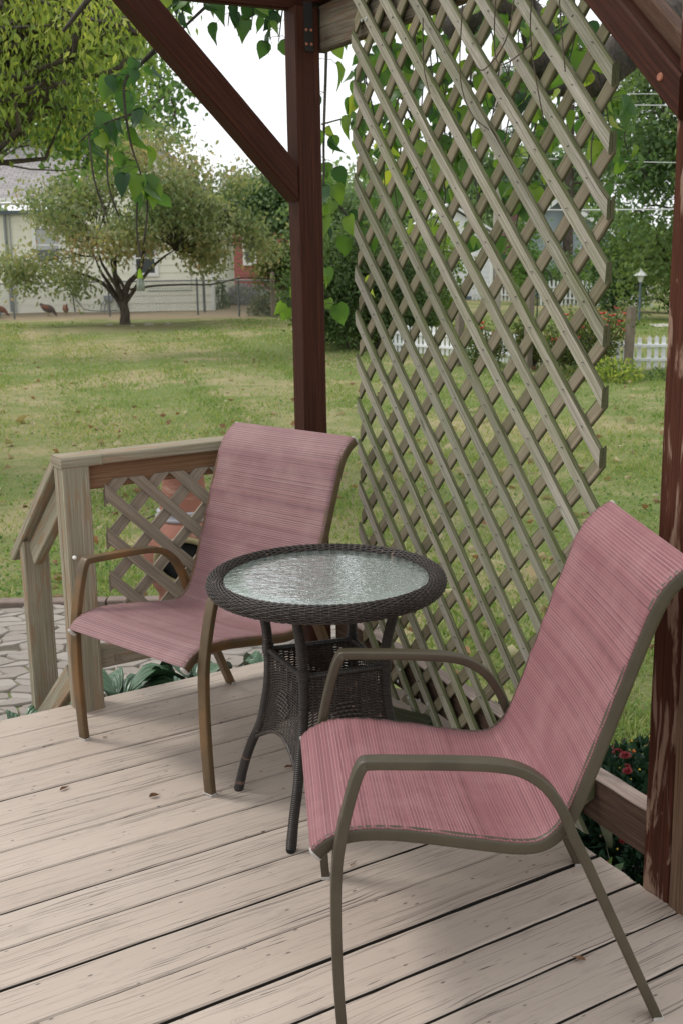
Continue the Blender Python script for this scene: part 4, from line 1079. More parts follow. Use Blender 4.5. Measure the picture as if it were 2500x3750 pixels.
def low_plant(loc,R,H,n,seed,label,m='leaf_dark',ls=.035,name='ground_plant'):
    t=thing(name,label,'plant',loc); rs=np.random.RandomState(seed)
    d=rs.normal(size=(n,3)); d[:,2]=np.abs(d[:,2]); d/=np.linalg.norm(d,axis=1,keepdims=True); P=d*(rs.rand(n)**.4)[:,None]*np.array([R,R,H])
    V,F=leaves(P,d+rs.normal(size=(n,3))*.6,ls,.55,rs=rs); soup('foliage',V,F,M[m],np.repeat(np.clip(rs.rand(n),0,1),4),t)
    mb=MB(); 
    for k in range(6): e=rs.normal(size=3)*.5; e[2]=1; mb.tube([(0,0,0),tuple(e*np.array([R,R,H])*.8)],max(.002,H*.012),5)
    mb.build('stems',M['twig'],t); return t
low_plant((.70,2.62,-.16),.09,.14,90,8,'tiny seedlings in the dark gap between deck edge and edging board',ls=.03)
low_plant((.62,2.78,-.30),.16,.24,220,9,'dark weeds in the gap under the rear leg of the rose chair',ls=.035)
# =================================================================== CATALPA
def catalpa():
    t=thing('catalpa_tree','overhanging catalpa with big heart-shaped leaves and a thick dark limb behind the lattice','tree',(3.9,7.9,-.46))
    O=-Vector(t.location); rs=random.Random(12)
    mb=MB(); mb.tube(catmull([(3.9,7.9,-.5),(3.75,7.85,.8),(3.5,7.8,2.0),(3.6,8.0,3.4),(3.9,8.3,5)],5),[.30]*5+[.27]*5+[.24]*5+[.2]*5+[.16],12); o=mb.build('trunk',M['bark_cat'],t,O)
    # thick limb that dips behind the panel and climbs to the left
    limb=catmull([(3.5,7.75,2.7),(2.7,7.45,2.88),(2.1,7.2,2.80),(1.72,7.0,2.62),(1.50,6.95,2.42),(1.30,6.95,2.40),(1.16,6.95,2.52),(1.12,7.0,2.72),(.95,7.0,2.80),(.78,7.0,2.73),(.62,7.02,2.66)],6)
    rad=np.interp(np.linspace(0,1,len(limb)),[0,.25,.5,.7,.85,1],[.15,.12,.095,.085,.075,.085])
    mb=MB(); mb.tube(limb,[r*(1+.08*math.sin(i*1.3)) for i,r in enumerate(rad)],12); mb.tube(catmull([(1.5,6.95,2.42),(1.05,6.8,2.30),(.7,6.7,2.36)],5),[.045,.04,.036,.03,.028,.026,.024,.02,.018,.016,.014],8)
    mb.tube(catmull([(2.1,7.2,2.85),(1.5,6.9,3.3),(.6,6.3,3.4),(-.2,5.9,3.15),(-.9,5.7,2.78),(-1.25,5.8,2.5)],6),list(np.interp(np.linspace(0,1,31),[0,1],[.06,.008])),8)
    mb.build('limb',M['bark_cat'],t,O)
    # twigs with leaves
    V=[];F=[];T=[]; tw=MB()
    def heart(p,d,nrm,L,tint):
        d=d.normalized(); s=d.cross(nrm).normalized(); nn=s.cross(d)
        prof=[(0,.0),(-.06,.22),(.05,.40),(.25,.47),(.48,.40),(.70,.24),(.86,.10),(1,0)]
        droopk=rs.uniform(.15,.6); fold=rs.uniform(.15,.7); b=len(V); w_=rs.uniform(.8,1.05)
        mid=[];lt=[];rt=[]
        wv=rs.uniform(0,6)
        for f,w in prof:
            base=p+d*L*f-nn*L*droopk*f*f
            V.append(tuple(base)); V.append(tuple(base+s*w*L*w_+nn*(w*L*fold)+nn*.03*L*math.sin(f*9+wv))); V.append(tuple(base-s*w*L*w_+nn*(w*L*fold)+nn*.03*L*math.sin(f*8+wv+2)))
        for i in range(len(prof)-1):
            a=b+i*3;c_=b+(i+1)*3
            F.append((a,a+1,c_+1,c_)); F.append((a,c_,c_+2,a+2)); T.extend([tint,tint])
    def strand(pts,r,nl,L0,yl=.35):
        pts=catmull(pts,6); tw.tube(pts,list(np.linspace(r,.0022,len(pts))),5)
        for k in range(nl):
            f=rs.random()**.8; i=int(f*(len(pts)-1)); p=pts[i]
            a=rs.uniform(0,2*PI); out=Vector((math.cos(a),math.sin(a),rs.uniform(-.5,.3)))
            q=p+out*rs.uniform(.03,.09); tw.tube([p,(p+q)/2+UP*.01,q],.0012,4)
            d=Vector((out.x*.35,out.y*.35,-1+rs.uniform(-.1,.45))); nr=Vector((rs.gauss(0,1),rs.gauss(0,1)-.4,rs.uniform(-.3,.6)))
            heart(q,d,nr,L0*rs.uniform(.6,1.25),min(1,max(0,rs.gauss(yl,.22))))
        return pts
    # behind the lattice
    for k in range(46):
        y=rs.uniform(6.0,8.6); f=y/7; x=rs.uniform(.05,1.72)*f; z=rs.uniform(2.2,3.2)
        ln=rs.uniform(.35,1.0) if x/f<1.2 else rs.uniform(.2,.6)
        strand([(x,y,z),(x+rs.uniform(-.12,.12),y,z-ln*.4),(x+rs.uniform(-.2,.2),y+rs.uniform(-.1,.1),z-ln)],.006,int(8+ln*12),.092,.5)
    for k in range(12):
        y=rs.uniform(6.4,8); f=y/7; x=rs.uniform(.1,1.1)*f; z=rs.uniform(1.75,2.2)
        strand([(x,y,z+.5),(x+rs.uniform(-.12,.12),y,z+.1),(x+rs.uniform(-.2,.2),y,z-.25)],.005,10,.10,.42)
    # hanging twig just right of the left post
    main=strand([(-.02,5.6,2.85),(-.03,5.6,2.4),(-.05,5.6,2.0),(-.06,5.6,1.75),(-.12,5.6,1.5),(-.08,5.6,1.2)],.009,40,.095,.45)
    strand([(-.06,5.6,1.78),(.06,5.6,1.62),(.12,5.6,1.42),(.22,5.6,1.32)],.005,11,.09,.5); strand([(-.09,5.6,1.45),(-.16,5.6,1.3),(-.20,5.6,1.22)],.005,9,.095,.6)
    strand([(-.06,5.6,2.05),(.12,5.55,2.07),(.20,5.55,1.95)],.004,8,.085,.5)
    # left of the post, under the header
    for x,z,nl in ((-.20,2.55,9),(-.32,2.60,9),(-.42,2.62,8),(-.55,2.72,7),(-.28,2.72,8),(-.62,2.66,8),(-.72,2.70,5)):
        strand([(x+.1,5.5,z+.25),(x,5.5,z+.05),(x-.04,5.5,z-.16)],.006,nl+4,.098,.35)
    strand([(-.25,5.5,2.72),(-.45,5.5,2.62),(-.70,5.5,2.42),(-.88,5.5,2.28)],.012,2,.10,.3)
    strand([(-.70,5.5,2.45),(-.86,5.5,2.3),(-.93,5.5,2.22),(-.92,5.5,2.0),(-.88,5.5,1.85),(-.86,5.5,1.75)],.010,30,.10,.35)
    strand([(-.90,5.5,2.1),(-1.05,5.5,2.05),(-1.15,5.5,1.98)],.006,8,.10,.35)
    # long thin seed pods
    for x,y,z,l in ((-1.02,5.5,1.95,.3),(-.85,5.5,1.8,.28),(-1.08,5.4,2.0,.36),(-.9,5.5,1.72,.25),(.35,6.6,2.2,.35),(.8,6.8,2.0,.35),(1.2,7,2.3,.3),(-.2,5.5,2.45,.22),(.6,6.9,1.9,.3)):
        pd=MB(); pd.tube(catmull([(x,y,z),(x+rs.uniform(-.03,.03),y,z-l*.5),(x+rs.uniform(-.06,.06),y,z-l)],4),[.0045]*8+[.001],6); pd.build('seed_pod',M['bark_cat'],t,O)
    soup('foliage',np.array(V),np.array(F),M['leaf_cat'],T,t).location=O
    tw.build('twigs',M['bark_cat'],t,O)
catalpa()
# bare vine over the top of the lattice
mb=MB(); rs=random.Random(3)
for p in ([(.62,2.12),(.60,1.95),(.66,1.85),(.74,1.80)],[(.80,2.25),(.78,2.08),(.80,1.95),(.92,1.98)],[(.95,2.2),(.93,2.0),(.97,1.8)],[(.70,2.2),(.83,2.12),(.92,2.16)],[(.86,2.2),(.84,2.02),(.72,1.95),(.66,1.97)],[(1.02,2.2),(1.03,2.05),(1.06,1.9)],[(.42,2.12),(.40,2.0),(.44,1.92)]):
    mb.tube(catmull([LP(s+.08,z,-.03+rs.uniform(-.012,.008)) for s,z in p],6),.0017,5)
tag(mb.build('dead_vine',M['twig']),'thin bare brown vine stems trailing over the upper lattice','vine')
# =================================================================== BACKGROUND TREES
def tree(name,label,base,h0,centers,trunk_r,n,ls,m,seed,cat='tree',spread=1,droop=.3,tb=.5,tv=.35,width=.5,extra=None,group=None,flat=1,barkm='bark',wob=.25,ns=1.2,stems=None,nl=None):
    t=thing(name,label,cat,base,0,group); rs=np.random.RandomState(seed); O=-Vector(base)
    mb=MB(); b=Vector(base)
    top=np.array([np.mean([c[0] for c in centers]),np.mean([c[1] for c in centers]),np.mean([c[2] for c in centers])])
    fork=Vector((b.x+rs.uniform(-.1,.1)*h0,b.y,b.z+h0))
    mb.tube(catmull([b-UP*.1,b+UP*.12,(b+fork)/2+Vector((.03,0,0)),fork],4),list(np.interp(range(13),[0,2,5,12],[trunk_r*1.6,trunk_r*1.15,trunk_r,trunk_r*.9])),9)
    branches(mb,fork-UP*trunk_r,centers,trunk_r*(.5 if nl is None else .36),rs,wob,nl=nl)
    if extra:
        for P,r in extra: mb.tube(catmull(P,5),list(np.linspace(r,r*.35,5*(len(P)-1)+1)),7)
    o,tw=crown('crown',centers,n,spread,ls,M[m],t,width,droop,tb,tv,seed,flat,ns); o.location=O
    # twigs
    cen=np.array([c[:3] for c in centers]); 
    for p in tw[rs.choice(len(tw),min(len(tw),260),replace=False)]:
        c_=cen[np.argmin(((cen-p)**2).sum(1))]; mid=(c_+p)/2+rs.normal(size=3)*.05; mb.tube([c_,mid,p],[trunk_r*.09,trunk_r*.06,trunk_r*.02],4)
    mb.build('trunk',M[barkm],t,O)
    return t
rs=np.random.RandomState(2)
# dogwood in the lawn
cen=[]
for k in range(105):
    a=rs.rand()*2*PI; r=rs.rand()**.5; x=-5.4+3.15*r*math.cos(a); y=32.8+2.0*r*math.sin(a); top=4.45-3.0*(abs(x+5.7)/3.6)**1.6
    z=.95+rs.rand()*(max(top-.95,.3))
    if z<1.5 and abs(x+5.7)<1.3: z+=.75
    if math.sin(x*2.1+z*1.7)+math.sin(z*3.9-x*1.3)<-.75: continue
    if x>-3.4 and z<1.75: continue
    cen.append((x,y,z,.34))
cen+=[(-8.6,32.6,.75,.45),(-9.0,32.7,1.0,.45),(-1.95,32.9,1.35,.35),(-3.0,32.8,2.05,.48),(-2.45,32.8,1.95,.42),(-3.3,32.9,2.5,.4),(-2.2,32.8,1.65,.35),(-3.5,32.7,1.65,.4),(-2.75,32.8,2.5,.3),(-3.6,32.6,1.2,.35),(-6.95,32.4,.55,.35),(-7.3,32.3,.75,.35),(-3.9,33,3.55,.5),(-2.7,33,3.15,.45),(-4.6,33,4.3,.45),(-6.0,33,4.4,.5)]
b=(-5.91,32.92,-.60)
dog=tree('dogwood_tree','low spreading dogwood with fading reddish-green leaves standing alone in the lawn',b,.62,cen,.14,21000,.145,'leaf_dog',5,droop=.5,tb=.42,tv=.34,flat=.55,nl=4,
 extra=[([(-5.95,32.9,-.1),(-6.2,32.9,.25),(-6.55,32.8,.6),(-7.4,32.7,.95)],.085),([(-5.9,32.9,0),(-5.75,32.9,.5),(-5.4,32.9,.9),(-5.2,33,1.9)],.10),([(-5.9,32.9,0),(-6.1,32.9,.7),(-6.1,33,1.4),(-6.3,33,2.6)],.09),([(-5.7,32.8,.35),(-5.0,32.7,.44),(-4.2,32.7,.46),(-3.4,32.6,.46),(-2.6,32.6,.62),(-2.0,32.6,.6)],.035)],ns=1.0)
# big ash hanging in from the upper left
cen=[];rs=np.random.RandomState(8)
for k in range(170):
    y=rs.uniform(8.6,12); f=y/10; x=rs.uniform(-3.6,-1.35)*f; zmin=2.74+.16*math.sin(x*3)+(.30 if x/f>-1.9 else 0); z=(rs.uniform(zmin,3.7)-1.53)*f+1.53; cen.append((x,y,z,.19))
for x,z in ((-2.75,2.55),(-2.2,2.56),(-2.85,2.7),(-2.05,2.6),(-2.3,2.7),(-1.65,2.95)): cen.append((x,10,z,.22))
tree('ash_tree','large yellow-green ash whose drooping branches fill the upper left corner',(-7.2,11.5,gz(0,11.5)),3.2,cen,.3,17000,.068,'leaf_ash',8,droop=1.0,tb=.54,tv=.38,width=.36,wob=.5,ns=1.6,
 extra=[([(-4.5,10,4.2),(-3.2,9.8,4.0),(-2.1,9.7,3.5),(-1.62,9.7,2.95),(-2.1,9.6,2.75),(-2.6,9.6,2.52)],.035),([(-3.5,10,4.2),(-2.9,9.8,3.6),(-2.6,9.7,2.9),(-2.45,9.6,2.4)],.02),([(-2.6,9.7,3.9),(-1.9,9.6,3.4),(-1.55,9.6,3.05)],.025)])
# maple behind the cream house
cen=[];rs=np.random.RandomState(9)
for k in range(44):
    cen.append((rs.uniform(-15,-6.0),rs.uniform(44,50),rs.uniform(5.2,11.5),1.15))
for x,z in ((-9.6,4.7),(-8.6,4.6),(-7.4,5.0),(-6.3,5.4),(-5.6,6.1),(-10.8,4.9),(-5.2,7)): cen.append((x,43.5,z,.8))
tree('maple_tree','tall green maple rising behind the cream house',(-9.5,48,gz(0,48)),4.2,cen,.4,7500,.27,'leaf_maple',10,tb=.5,tv=.35,width=.7,ns=.7)
# nearer maple spray between ash and sky
cen=[];rs=np.random.RandomState(19)
for k in range(20): cen.append((rs.uniform(-6.9,-3.6),rs.uniform(22,24),rs.uniform(3.5,6.2),.62))
for x,z in ((-4.3,3.6),(-3.9,4.3),(-3.7,5.0),(-4.6,3.0)): cen.append((x,23,z,.45))
tree('maple_tree','fine-leaved green maple spray showing below the ash against the white sky',(-11.8,23,gz(0,23)),3.5,cen,.2,7500,.13,'leaf_maple',20,tb=.7,tv=.3,width=.7,wob=.5,ns=1.2)
# dense green tree right of the dogwood
cen=[];rs=np.random.RandomState(10)
for k in range(26):
    a=rs.rand()*2*PI;r=rs.rand()**.5; x=-2.1+2.0*r*math.cos(a); z=3.0+.85*r*math.sin(a); cen.append((x,rs.uniform(46,49),z,.62))
tree('round_tree','dense dark green round tree between the dogwood and the left post',(-1.6,48,gz(0,48)),1.2,cen,.2,10000,.2,'leaf_far_haze',12,tb=.35,tv=.4,width=.7)
cen=[];rs=np.random.RandomState(13)
for k in range(20): cen.append((rs.uniform(-2.1,-.9),rs.uniform(35.5,36.6),rs.uniform(-.3,1.3),.42))
tree('rose_hedge','mixed flowering hedge at the end of the chain-link fence',(-1.5,36.2,gz(0,36)),.3,cen,.05,7000,.1,'leaf_rose',14,cat='shrub',tb=.45,tv=.35,width=.6,barkm='twig')
# big lilac shrub right of the post
cen=[];rs=np.random.RandomState(15)
for k in range(60):
    a=rs.rand()*2*PI;r=rs.rand()**.5; x=.62+1.35*r*math.cos(a); z=.62+1.0*r*math.sin(a); cen.append((x,rs.uniform(22.9,24.6),z,.42))
tree('lilac_shrub','big dense dark green shrub behind the left edge of the lattice',(.6,23.6,gz(0,23.6)),.25,cen,.07,30000,.085,'leaf_shrub',16,cat='shrub',tb=.42,tv=.42,width=.6,wob=.4,
  extra=[([(.5+dx,23.4,-.55),(.5+dx*1.6,23.3,-.1),(.5+dx*2.6,23.3,.5)],.03) for dx in (-.3,-.15,0,.12,.25,.35)])
cen=[];rs=np.random.RandomState(17)
for k in range(24):
    cen.append((rs.uniform(1.6,2.35),rs.uniform(26,28),rs.uniform(-.1,1.9),.4))
tree('pale_shrub','light green shrub with small orange flowers beside the white garage',(2.0,27,gz(0,27)),.25,cen,.05,7000,.12,'leaf_ash',18,cat='shrub',tb=.35,tv=.3,width=.6,barkm='twig')
# trees behind, right of the post, in the middle distance
def blob_tree(label,x,y,z0,z1,rx,n,ls,m,seed,tb=.5,name='broadleaf_tree',k=22,r=.9,tr=.2):
    rs=np.random.RandomState(seed); cen=[]
    for i in range(k):
        a=rs.rand()*2*PI;q=rs.rand()**.5; cen.append((x+rx*q*math.cos(a),y+rs.uniform(-1.2,1.2),(z0+z1)/2+(z1-z0)/2*q*math.sin(a),r))
    return tree(name,label,(x,y,gz(x,y)),max(.5,z0-gz(x,y)),cen,tr,n,ls,m,seed,tb=tb,tv=.42,width=.65)
blob_tree('bushy mid-green tree far behind the lilac shrub',.2,38,.2,2.8,1.5,10000,.17,'leaf_far_haze',31,.4)
blob_tree('olive green tree above the white garage roof',3.2,54,1.9,4.6,2.4,8000,.25,'leaf_far_haze',32,.5)
blob_tree('blue-green spruce-like tree between garage and utility pole',4.6,58,1.4,5.2,1.4,8000,.2,'leaf_blue',33,.5,name='conifer_tree')
blob_tree('dark tree behind the blue-grey house gable',9.0,60,3.0,5.6,3.2,9000,.3,'leaf_far_haze',34,.3)
blob_tree('leafy green tree left of the blue-grey house',6.9,44,-.4,2.0,.55,3500,.14,'leaf_maple',35,.55,k=10,r=.4,tr=.07)
blob_tree('low round shrub below the blue-grey house window',9.2,46,-.7,.6,1.3,6000,.13,'leaf_dark',36,.65,name='round_shrub',k=14,r=.5,tr=.06)
# open pine at the upper middle
t=thing('pine_tree','open-branched pine seen through the upper lattice','tree',(9.6,50,gz(9.6,50))); O=-Vector(t.location); rs=np.random.RandomState(40)
mb=MB(); mb.tube([(9.6,50,-1),(9.6,50,3),(9.55,50,9),(9.5,50,14)],[.24,.2,.15,.05],9); P=[];D=[]
for k in range(26):
    z=3.2+rs.rand()*7.5; sd=rs.choice([-1,1]); L=rs.uniform(1.6,4.2)*(1 if z<9 else .5); pts=[(9.6,50,z),(9.6+sd*L*.5,50+rs.uniform(-.8,.8),z+.12),(9.6+sd*L,50+rs.uniform(-1.4,1.4),z+rs.uniform(-.3,.3))]
    mb.tube(pts,[.05,.035,.012],5)
    for i in range(330):
        f=rs.rand()**.6; q=np.array(pts[0])*(1-f)+np.array(pts[2])*f+rs.normal(size=3)*np.array([.25,.3,.09]); P.append(q); D.append(rs.normal(size=3)+np.array([sd*.6,0,.3]))
mb.build('trunk',M['bark'],t,O)
V,F=leaves(np.array(P),np.array(D),.26,.16,rs=rs); o=soup('crown',V,F,M['leaf_blue'],np.repeat(rs.rand(len(P)),4),t); o.location=O
# oak at the right
cen=[];rs=np.random.RandomState(22)
for k in range(70):
    x=rs.uniform(7.7,12.5); z=rs.uniform(.2,6.6); 
    if z>4.6 and x<8.3: x+=.6
    cen.append((x,rs.uniform(32,35.5),z,.85))
tree('oak_tree','tall dense oak filling the space between lattice and worn right post',(10.6,34,gz(10.6,34)),1.0,cen,.32,24000,.17,'leaf_dark',23,tb=.82,tv=.42,width=.6,ns=.9)
cen=[]
for k in range(30): cen.append((rs.uniform(8.6,14),rs.uniform(38,40),rs.uniform(-.7,1.1),.6))
tree('evergreen_hedge','dark evergreen hedge behind the street lamp',(11,39,gz(11,39)),.3,cen,.1,14000,.14,'leaf_dark',24,cat='hedge',tb=.3,tv=.3,width=.5)
# far woods
rs=np.random.RandomState(50); n=60000; x=rs.uniform(-45,75,n); y=rs.uniform(95,120,n); hgt=4.2+2.2*np.sin(x*.11)+1.3*np.sin(x*.37+1)+.7*np.sin(x*1.1); z=-1.6+rs.rand(n)**.75*hgt*.95
V,F=leaves(np.stack([x,y,z],1),rs.normal(size=(n,3)),.75,.7,rs=rs); o=soup('far_trees',V,F,M['leaf_far_haze'],np.repeat(np.clip(.5+.35*vnoise(np.stack([x,y,z],1),.25,3)+rs.normal(size=n)*.15,0,1),4)); tag(o,kind='stuff')
# =================================================================== BUILDINGS
def siding(mb,x0,x1,y,z0,z1,row=.25,mi=0):
    z=z0
    while z<z1-1e-4:
        zt=min(z+row,z1); mb.add([(x0,y-.018,z),(x1,y-.018,z),(x1,y,zt),(x0,y,zt),(x0,y,z),(x1,y,z)],[(0,1,2,3),(4,5,1,0)],None,mi); z=zt
def window(t,x0,x1,z0,z1,y,blind=False,sash=True,f=.12,name='window'):
    mb=MB()
    for lo,hi in (((x0-f,y-.06,z0-f),(x0,y,z1+f)),((x1,y-.06,z0-f),(x1+f,y,z1+f)),((x0,y-.062,z1),(x1,y-.002,z1+f)),((x0,y-.062,z0-f),(x1,y-.002,z0)),((x0,y-.04,(z0+z1)/2-.025),(x1,y-.004,(z0+z1)/2+.025))):
        mb.box(lo,hi,0,.004)
    w=mb.build(name,M['palecream'],t)
    mb=MB(); mb.add([(x0,y-.022,z0),(x1,y-.022,z0),(x1,y-.022,z1),(x0,y-.022,z1)],[(0,1,2,3)]); mb.build('pane',M['pane'],w)
    if blind: 
        mb=MB(); mb.box((x0+.02,y-.03,z0+(z1-z0)*.35),(x1-.02,y-.0245,z1-.02)); mb.build('blind',M['blind'],w)
def roofquad(mb,A,B,C_,D,th=.12,mi=0):
    A,B,C_,D=[Vector(p) for p in (A,B,C_,D)]; u=(B-A).length; v=(D-A).length; n=(B-A).cross(D-A).normalized()*th
    lo=[p-n for p in (A,B,C_,D)]
    mb.add([A,B,C_,D]+lo,[(0,1,2,3),(7,6,5,4),(0,4,5,1),(1,5,6,2),(2,6,7,3),(3,7,4,0)],[[(0,0),(u,0),(u,v),(0,v)]]+[[(0,0),(1,0),(1,.1),(0,.1)]]*5,mi)
def house_cream():
    t=thing('cream_house','cream clapboard house with grey shingle roof behind the chain-link fence','house',(-7,40,-.64))
    O=-Vector(t.location); y=40.2; zg=-.68
    mb=MB(); siding(mb,-16,-4.22,y,zg+.05,2.72); mb.box((-16,y+.002,zg),(-4.22,y+9,2.7)); mb.box((-16,y-.03,zg-.1),(-4.2,y-.001,zg+.05),0)
    # gable end
    z=2.72; xl,xr,xp,zp=-9.0,-4.22,-6.6,4.72
    while z<zp-.05:
        z2=min(z+.25,zp); f0=(z-2.72)/(zp-2.72); f1=(z2-2.72)/(zp-2.72)
        mb.add([(xl+(xp-xl)*f0,y-.018,z),(xr+(xp-xr)*f0,y-.018,z),(xr+(xp-xr)*f1,y,z2),(xl+(xp-xl)*f1,y,z2)],[(0,1,2,3)]); z=z2
    w=mb.build('wall',M['cream'],t,O)
    mb=MB(); mb.box((-4.26,y-.04,zg),(-4.16,y+.06,2.75)); mb.board((-9.25,y-.26,2.52),(-6.6,y-.26,4.85),(-.66,0,.75),(0,1,0),.2,.05); mb.board((-3.95,y-.26,2.52),(-6.6,y-.26,4.85),(.66,0,.75),(0,1,0),.2,.05)
    mb.add([(-9.25,y-.22,2.44),(-6.6,y-.22,4.78),(-6.6,y,4.78),(-9.25,y,2.44)],[(0,1,2,3)]); mb.add([(-3.95,y-.22,2.44),(-3.95,y,2.44),(-6.6,y,4.78),(-6.6,y-.22,4.78)],[(0,1,2,3)])
    mb.build('gable_trim',M['palecream'],t,O)
    mb=MB(); roofquad(mb,(-9.3,y-.3,2.55),(-9.3,y+8,2.55),(-6.6,y+8,4.95),(-6.6,y-.3,4.95)); roofquad(mb,(-3.9,y+8,2.55),(-3.9,y-.3,2.55),(-6.6,y-.3,4.95),(-6.6,y+8,4.95))
    roofquad(mb,(-16.5,y-.7,3.10),(-8.7,y-.7,3.10),(-8.7,y+4.2,5.45),(-16.5,y+4.2,5.45)); mb.build('roof',M['shingle'],t,O)
    mb=MB(); mb.box((-16.5,y-.82,2.98),(-8.7,y-.70,3.10)); mb.box((-16.5,y-.70,2.90),(-8.72,y-.02,2.95)); mb.build('gutter',M['palecream'],t,O)
    mb=MB(); mb.box((-16,y-.2,2.60),(-9.2,y-.03,2.72)); mb.build('lower_gutter',M['bluegrey'],t,O)
    def win(*a,**k):
        n0=set(bpy.data.objects); window(t,*a,**k)
        for o in set(bpy.data.objects)-n0:
            if o.parent==t: o.location=O
    win(-10.02,-9.28,1.06,2.12,y-.01,blind=True); win(-6.72,-6.10,.62,1.6,y-.01)
    mb=MB(); mb.tube([(-11.0,y-.08,zg+.1),(-11.0,y-.08,2.6)],.045,8); mb.tube([(-10.85,y-.06,zg),(-10.85,y-.06,2.7)],.015,6); mb.build('downspout',M['meter'],t,O)
    mb=MB(); mb.box((-7.85,y-.18,-.28),(-7.55,y-.02,-.10)); mb.lathe([(0,-.1),(.10,-.1),(.10,.02),(0,.05)],14,c=(-7.28,y-.16,-.34)); mb.box((-7.42,y-.2,-.5),(-7.14,y-.05,-.33)); 
    for dx in (0,.12,.25): mb.tube(catmull([(-7.8+dx,y-.1,-.25),(-7.95+dx,y-.12,-.4),(-7.98+dx,y-.14,-.62)],5),.018,6)
    mb.build('gas_meter',M['meter'],t,O)
    mb=MB(); mb.tube(catmull([(-8.92,y-.06,.02),(-8.9,y-.1,-.1),(-8.86,y-.1,-.62)],4),.022,6); mb.box((-8.98,y-.12,-.06),(-8.86,y-.02,.06)); mb.tube(catmull([(-8.85,y-.1,-.1),(-8.7,y-.12,-.35),(-8.5,y-.12,-.55),(-8.0,y-.15,-.61),(-7.4,y-.15,-.60)],5),.014,6); mb.build('hose_tap',M['darkcable'],t,O)
    # thin pipe run on the wall
    mb=MB(); mb.tube([(-6.4,y-.03,.03),(-4.9,y-.03,.03),(-4.9,y-.03,.62)],.012,5); mb.build('conduit',M['meter'],t,O)
house_cream()
t=thing('red_house','red sided house with white window trim far behind the fence','house',(-3.5,61,-.75)); O=-Vector(t.location)
mb=MB(); mb.box((-5.6,60,-.9),(-.6,66,2.9)); siding(mb,-5.6,-.6,59.98,-.8,2.8,.2); mb.build('wall',M['redhouse'],t,O)
mb=MB(); roofquad(mb,(-5.9,59.6,2.8),(-.3,59.6,2.8),(-.3,63,5),(-5.9,63,5)); mb.build('roof',M['shingle'],t,O)
window(t,-4.55+3.5,-4.15+3.5,.6+.75,1.8+.75,59.95-61,f=.14); window(t,-2.2+3.5,-1.6+3.5,.5+.75,1.7+.75,59.95-61,f=.14)
t=thing('white_garage','bright white garage beyond the picket fence, behind the lattice','garage',(4.2,47,-.71)); O=-Vector(t.location)
mb=MB(); mb.box((2.7,46.6,-.8),(6.0,52,1.75)); siding(mb,2.7,6.0,46.58,-.7,1.75,.2); mb.add([(2.7,46.57,1.75),(6.0,46.57,1.75),(4.35,46.57,2.75)],[(0,1,2)]); mb.build('wall',M['whitehouse'],t,O)
mb=MB(); roofquad(mb,(2.45,46.3,1.65),(2.45,52,1.65),(4.35,52,2.85),(4.35,46.3,2.85),.08); roofquad(mb,(6.25,52,1.65),(6.25,46.3,1.65),(4.35,46.3,2.85),(4.35,52,2.85),.08); mb.build('roof',M['white'],t,O)
mb=MB(); mb.box((3.5,46.50,-.6),(4.1,46.56,-.3)); mb.box((3.1,46.4,-.72),(5.2,46.5,-.62)); mb.build('step',M['bluegrey'],t,O)
t=thing('blue_house','pale blue-grey house with low gable and white trim behind the lattice','house',(9.6,50,-1.0)); O=-Vector(t.location)
mb=MB(); mb.box((7.0,50.5,-1.3),(12.0,58,1.5)); siding(mb,7.0,12.0,50.48,-1.2,1.5,.22); mb.add([(7.0,50.47,1.5),(12.0,50.47,1.5),(9.2,50.47,3.1)],[(0,1,2)]); mb.build('wall',M['bluehouse'],t,O)
mb=MB(); roofquad(mb,(6.7,50.1,1.35),(6.7,58,1.35),(9.2,58,3.25),(9.2,50.1,3.25),.1); roofquad(mb,(12.5,58,1.2),(12.5,50.1,1.2),(9.2,50.1,3.25),(9.2,58,3.25),.1); mb.build('roof',M['shingle'],t,O)
mb=MB(); mb.board((12.4,50.05,1.15),(9.2,50.05,3.12),(.5,0,.8),(0,1,0),.18,.05); mb.board((6.75,50.05,1.3),(9.2,50.05,3.12),(-.5,0,.8),(0,1,0),.18,.05); mb.build('gable_trim',M['palecream'],t,O)
window(t,10.2-9.6,10.75-9.6,-.05+1,1.0+1,50.44-50,f=.14)
mb=MB(); mb.box((6.85,49.3,-1.2),(7.62,50.2,2.62)); mb.box((6.8,49.25,2.62),(7.67,50.25,2.72)); tag(mb.build('brick_chimney',M['brick']),'dark red brick chimney stack standing left of the blue-grey house','chimney')
# utility pole and wires
t=thing('utility_pole','pale weathered utility pole behind the lattice','pole',(4.97,37.4,-.71)); mb=MB(); mb.tube([(0,0,0),(0,0,3),(-.02,0,7.6)],[.14,.125,.10],12); mb.build('pole',M['pole'],t)
mb=MB(); mb.box((-.9,-.06,7.0),(.9,.06,7.12)); mb.build('crossarm',M['pole'],t); mb=MB(); mb.box((-.22,-.2,.0),(-.14,-.05,1.9)); mb.build('conduit',M['white'],t)
def wire(a,b,sag,r,label):
    mb=MB(); P=[]
    for i in range(17):
        f=i/16; p=Vector(a).lerp(Vector(b),f); p.z-=sag*4*f*(1-f); P.append(p)
    mb.tube(P,r,5); tag(mb.build('wire',M['wire']),label,'wire','overhead wires')
wire((4.95,37.4,2.42),(12.5,17.5,1.98),.08,.016,'lowest overhead wire, crossing just above the blue-grey house')
wire((4.95,37.4,4.0),(12.5,24,2.85),.1,.010,'thin overhead wire above the lowest one beside the lattice edge')
wire((4.95,37.4,5.9),(13,24,4.35),.15,.010,'upper of the two close overhead wires below the right knee brace')
wire((4.95,37.4,5.6),(13,24,4.1),.15,.012,'lower of the two close overhead wires below the right knee brace')
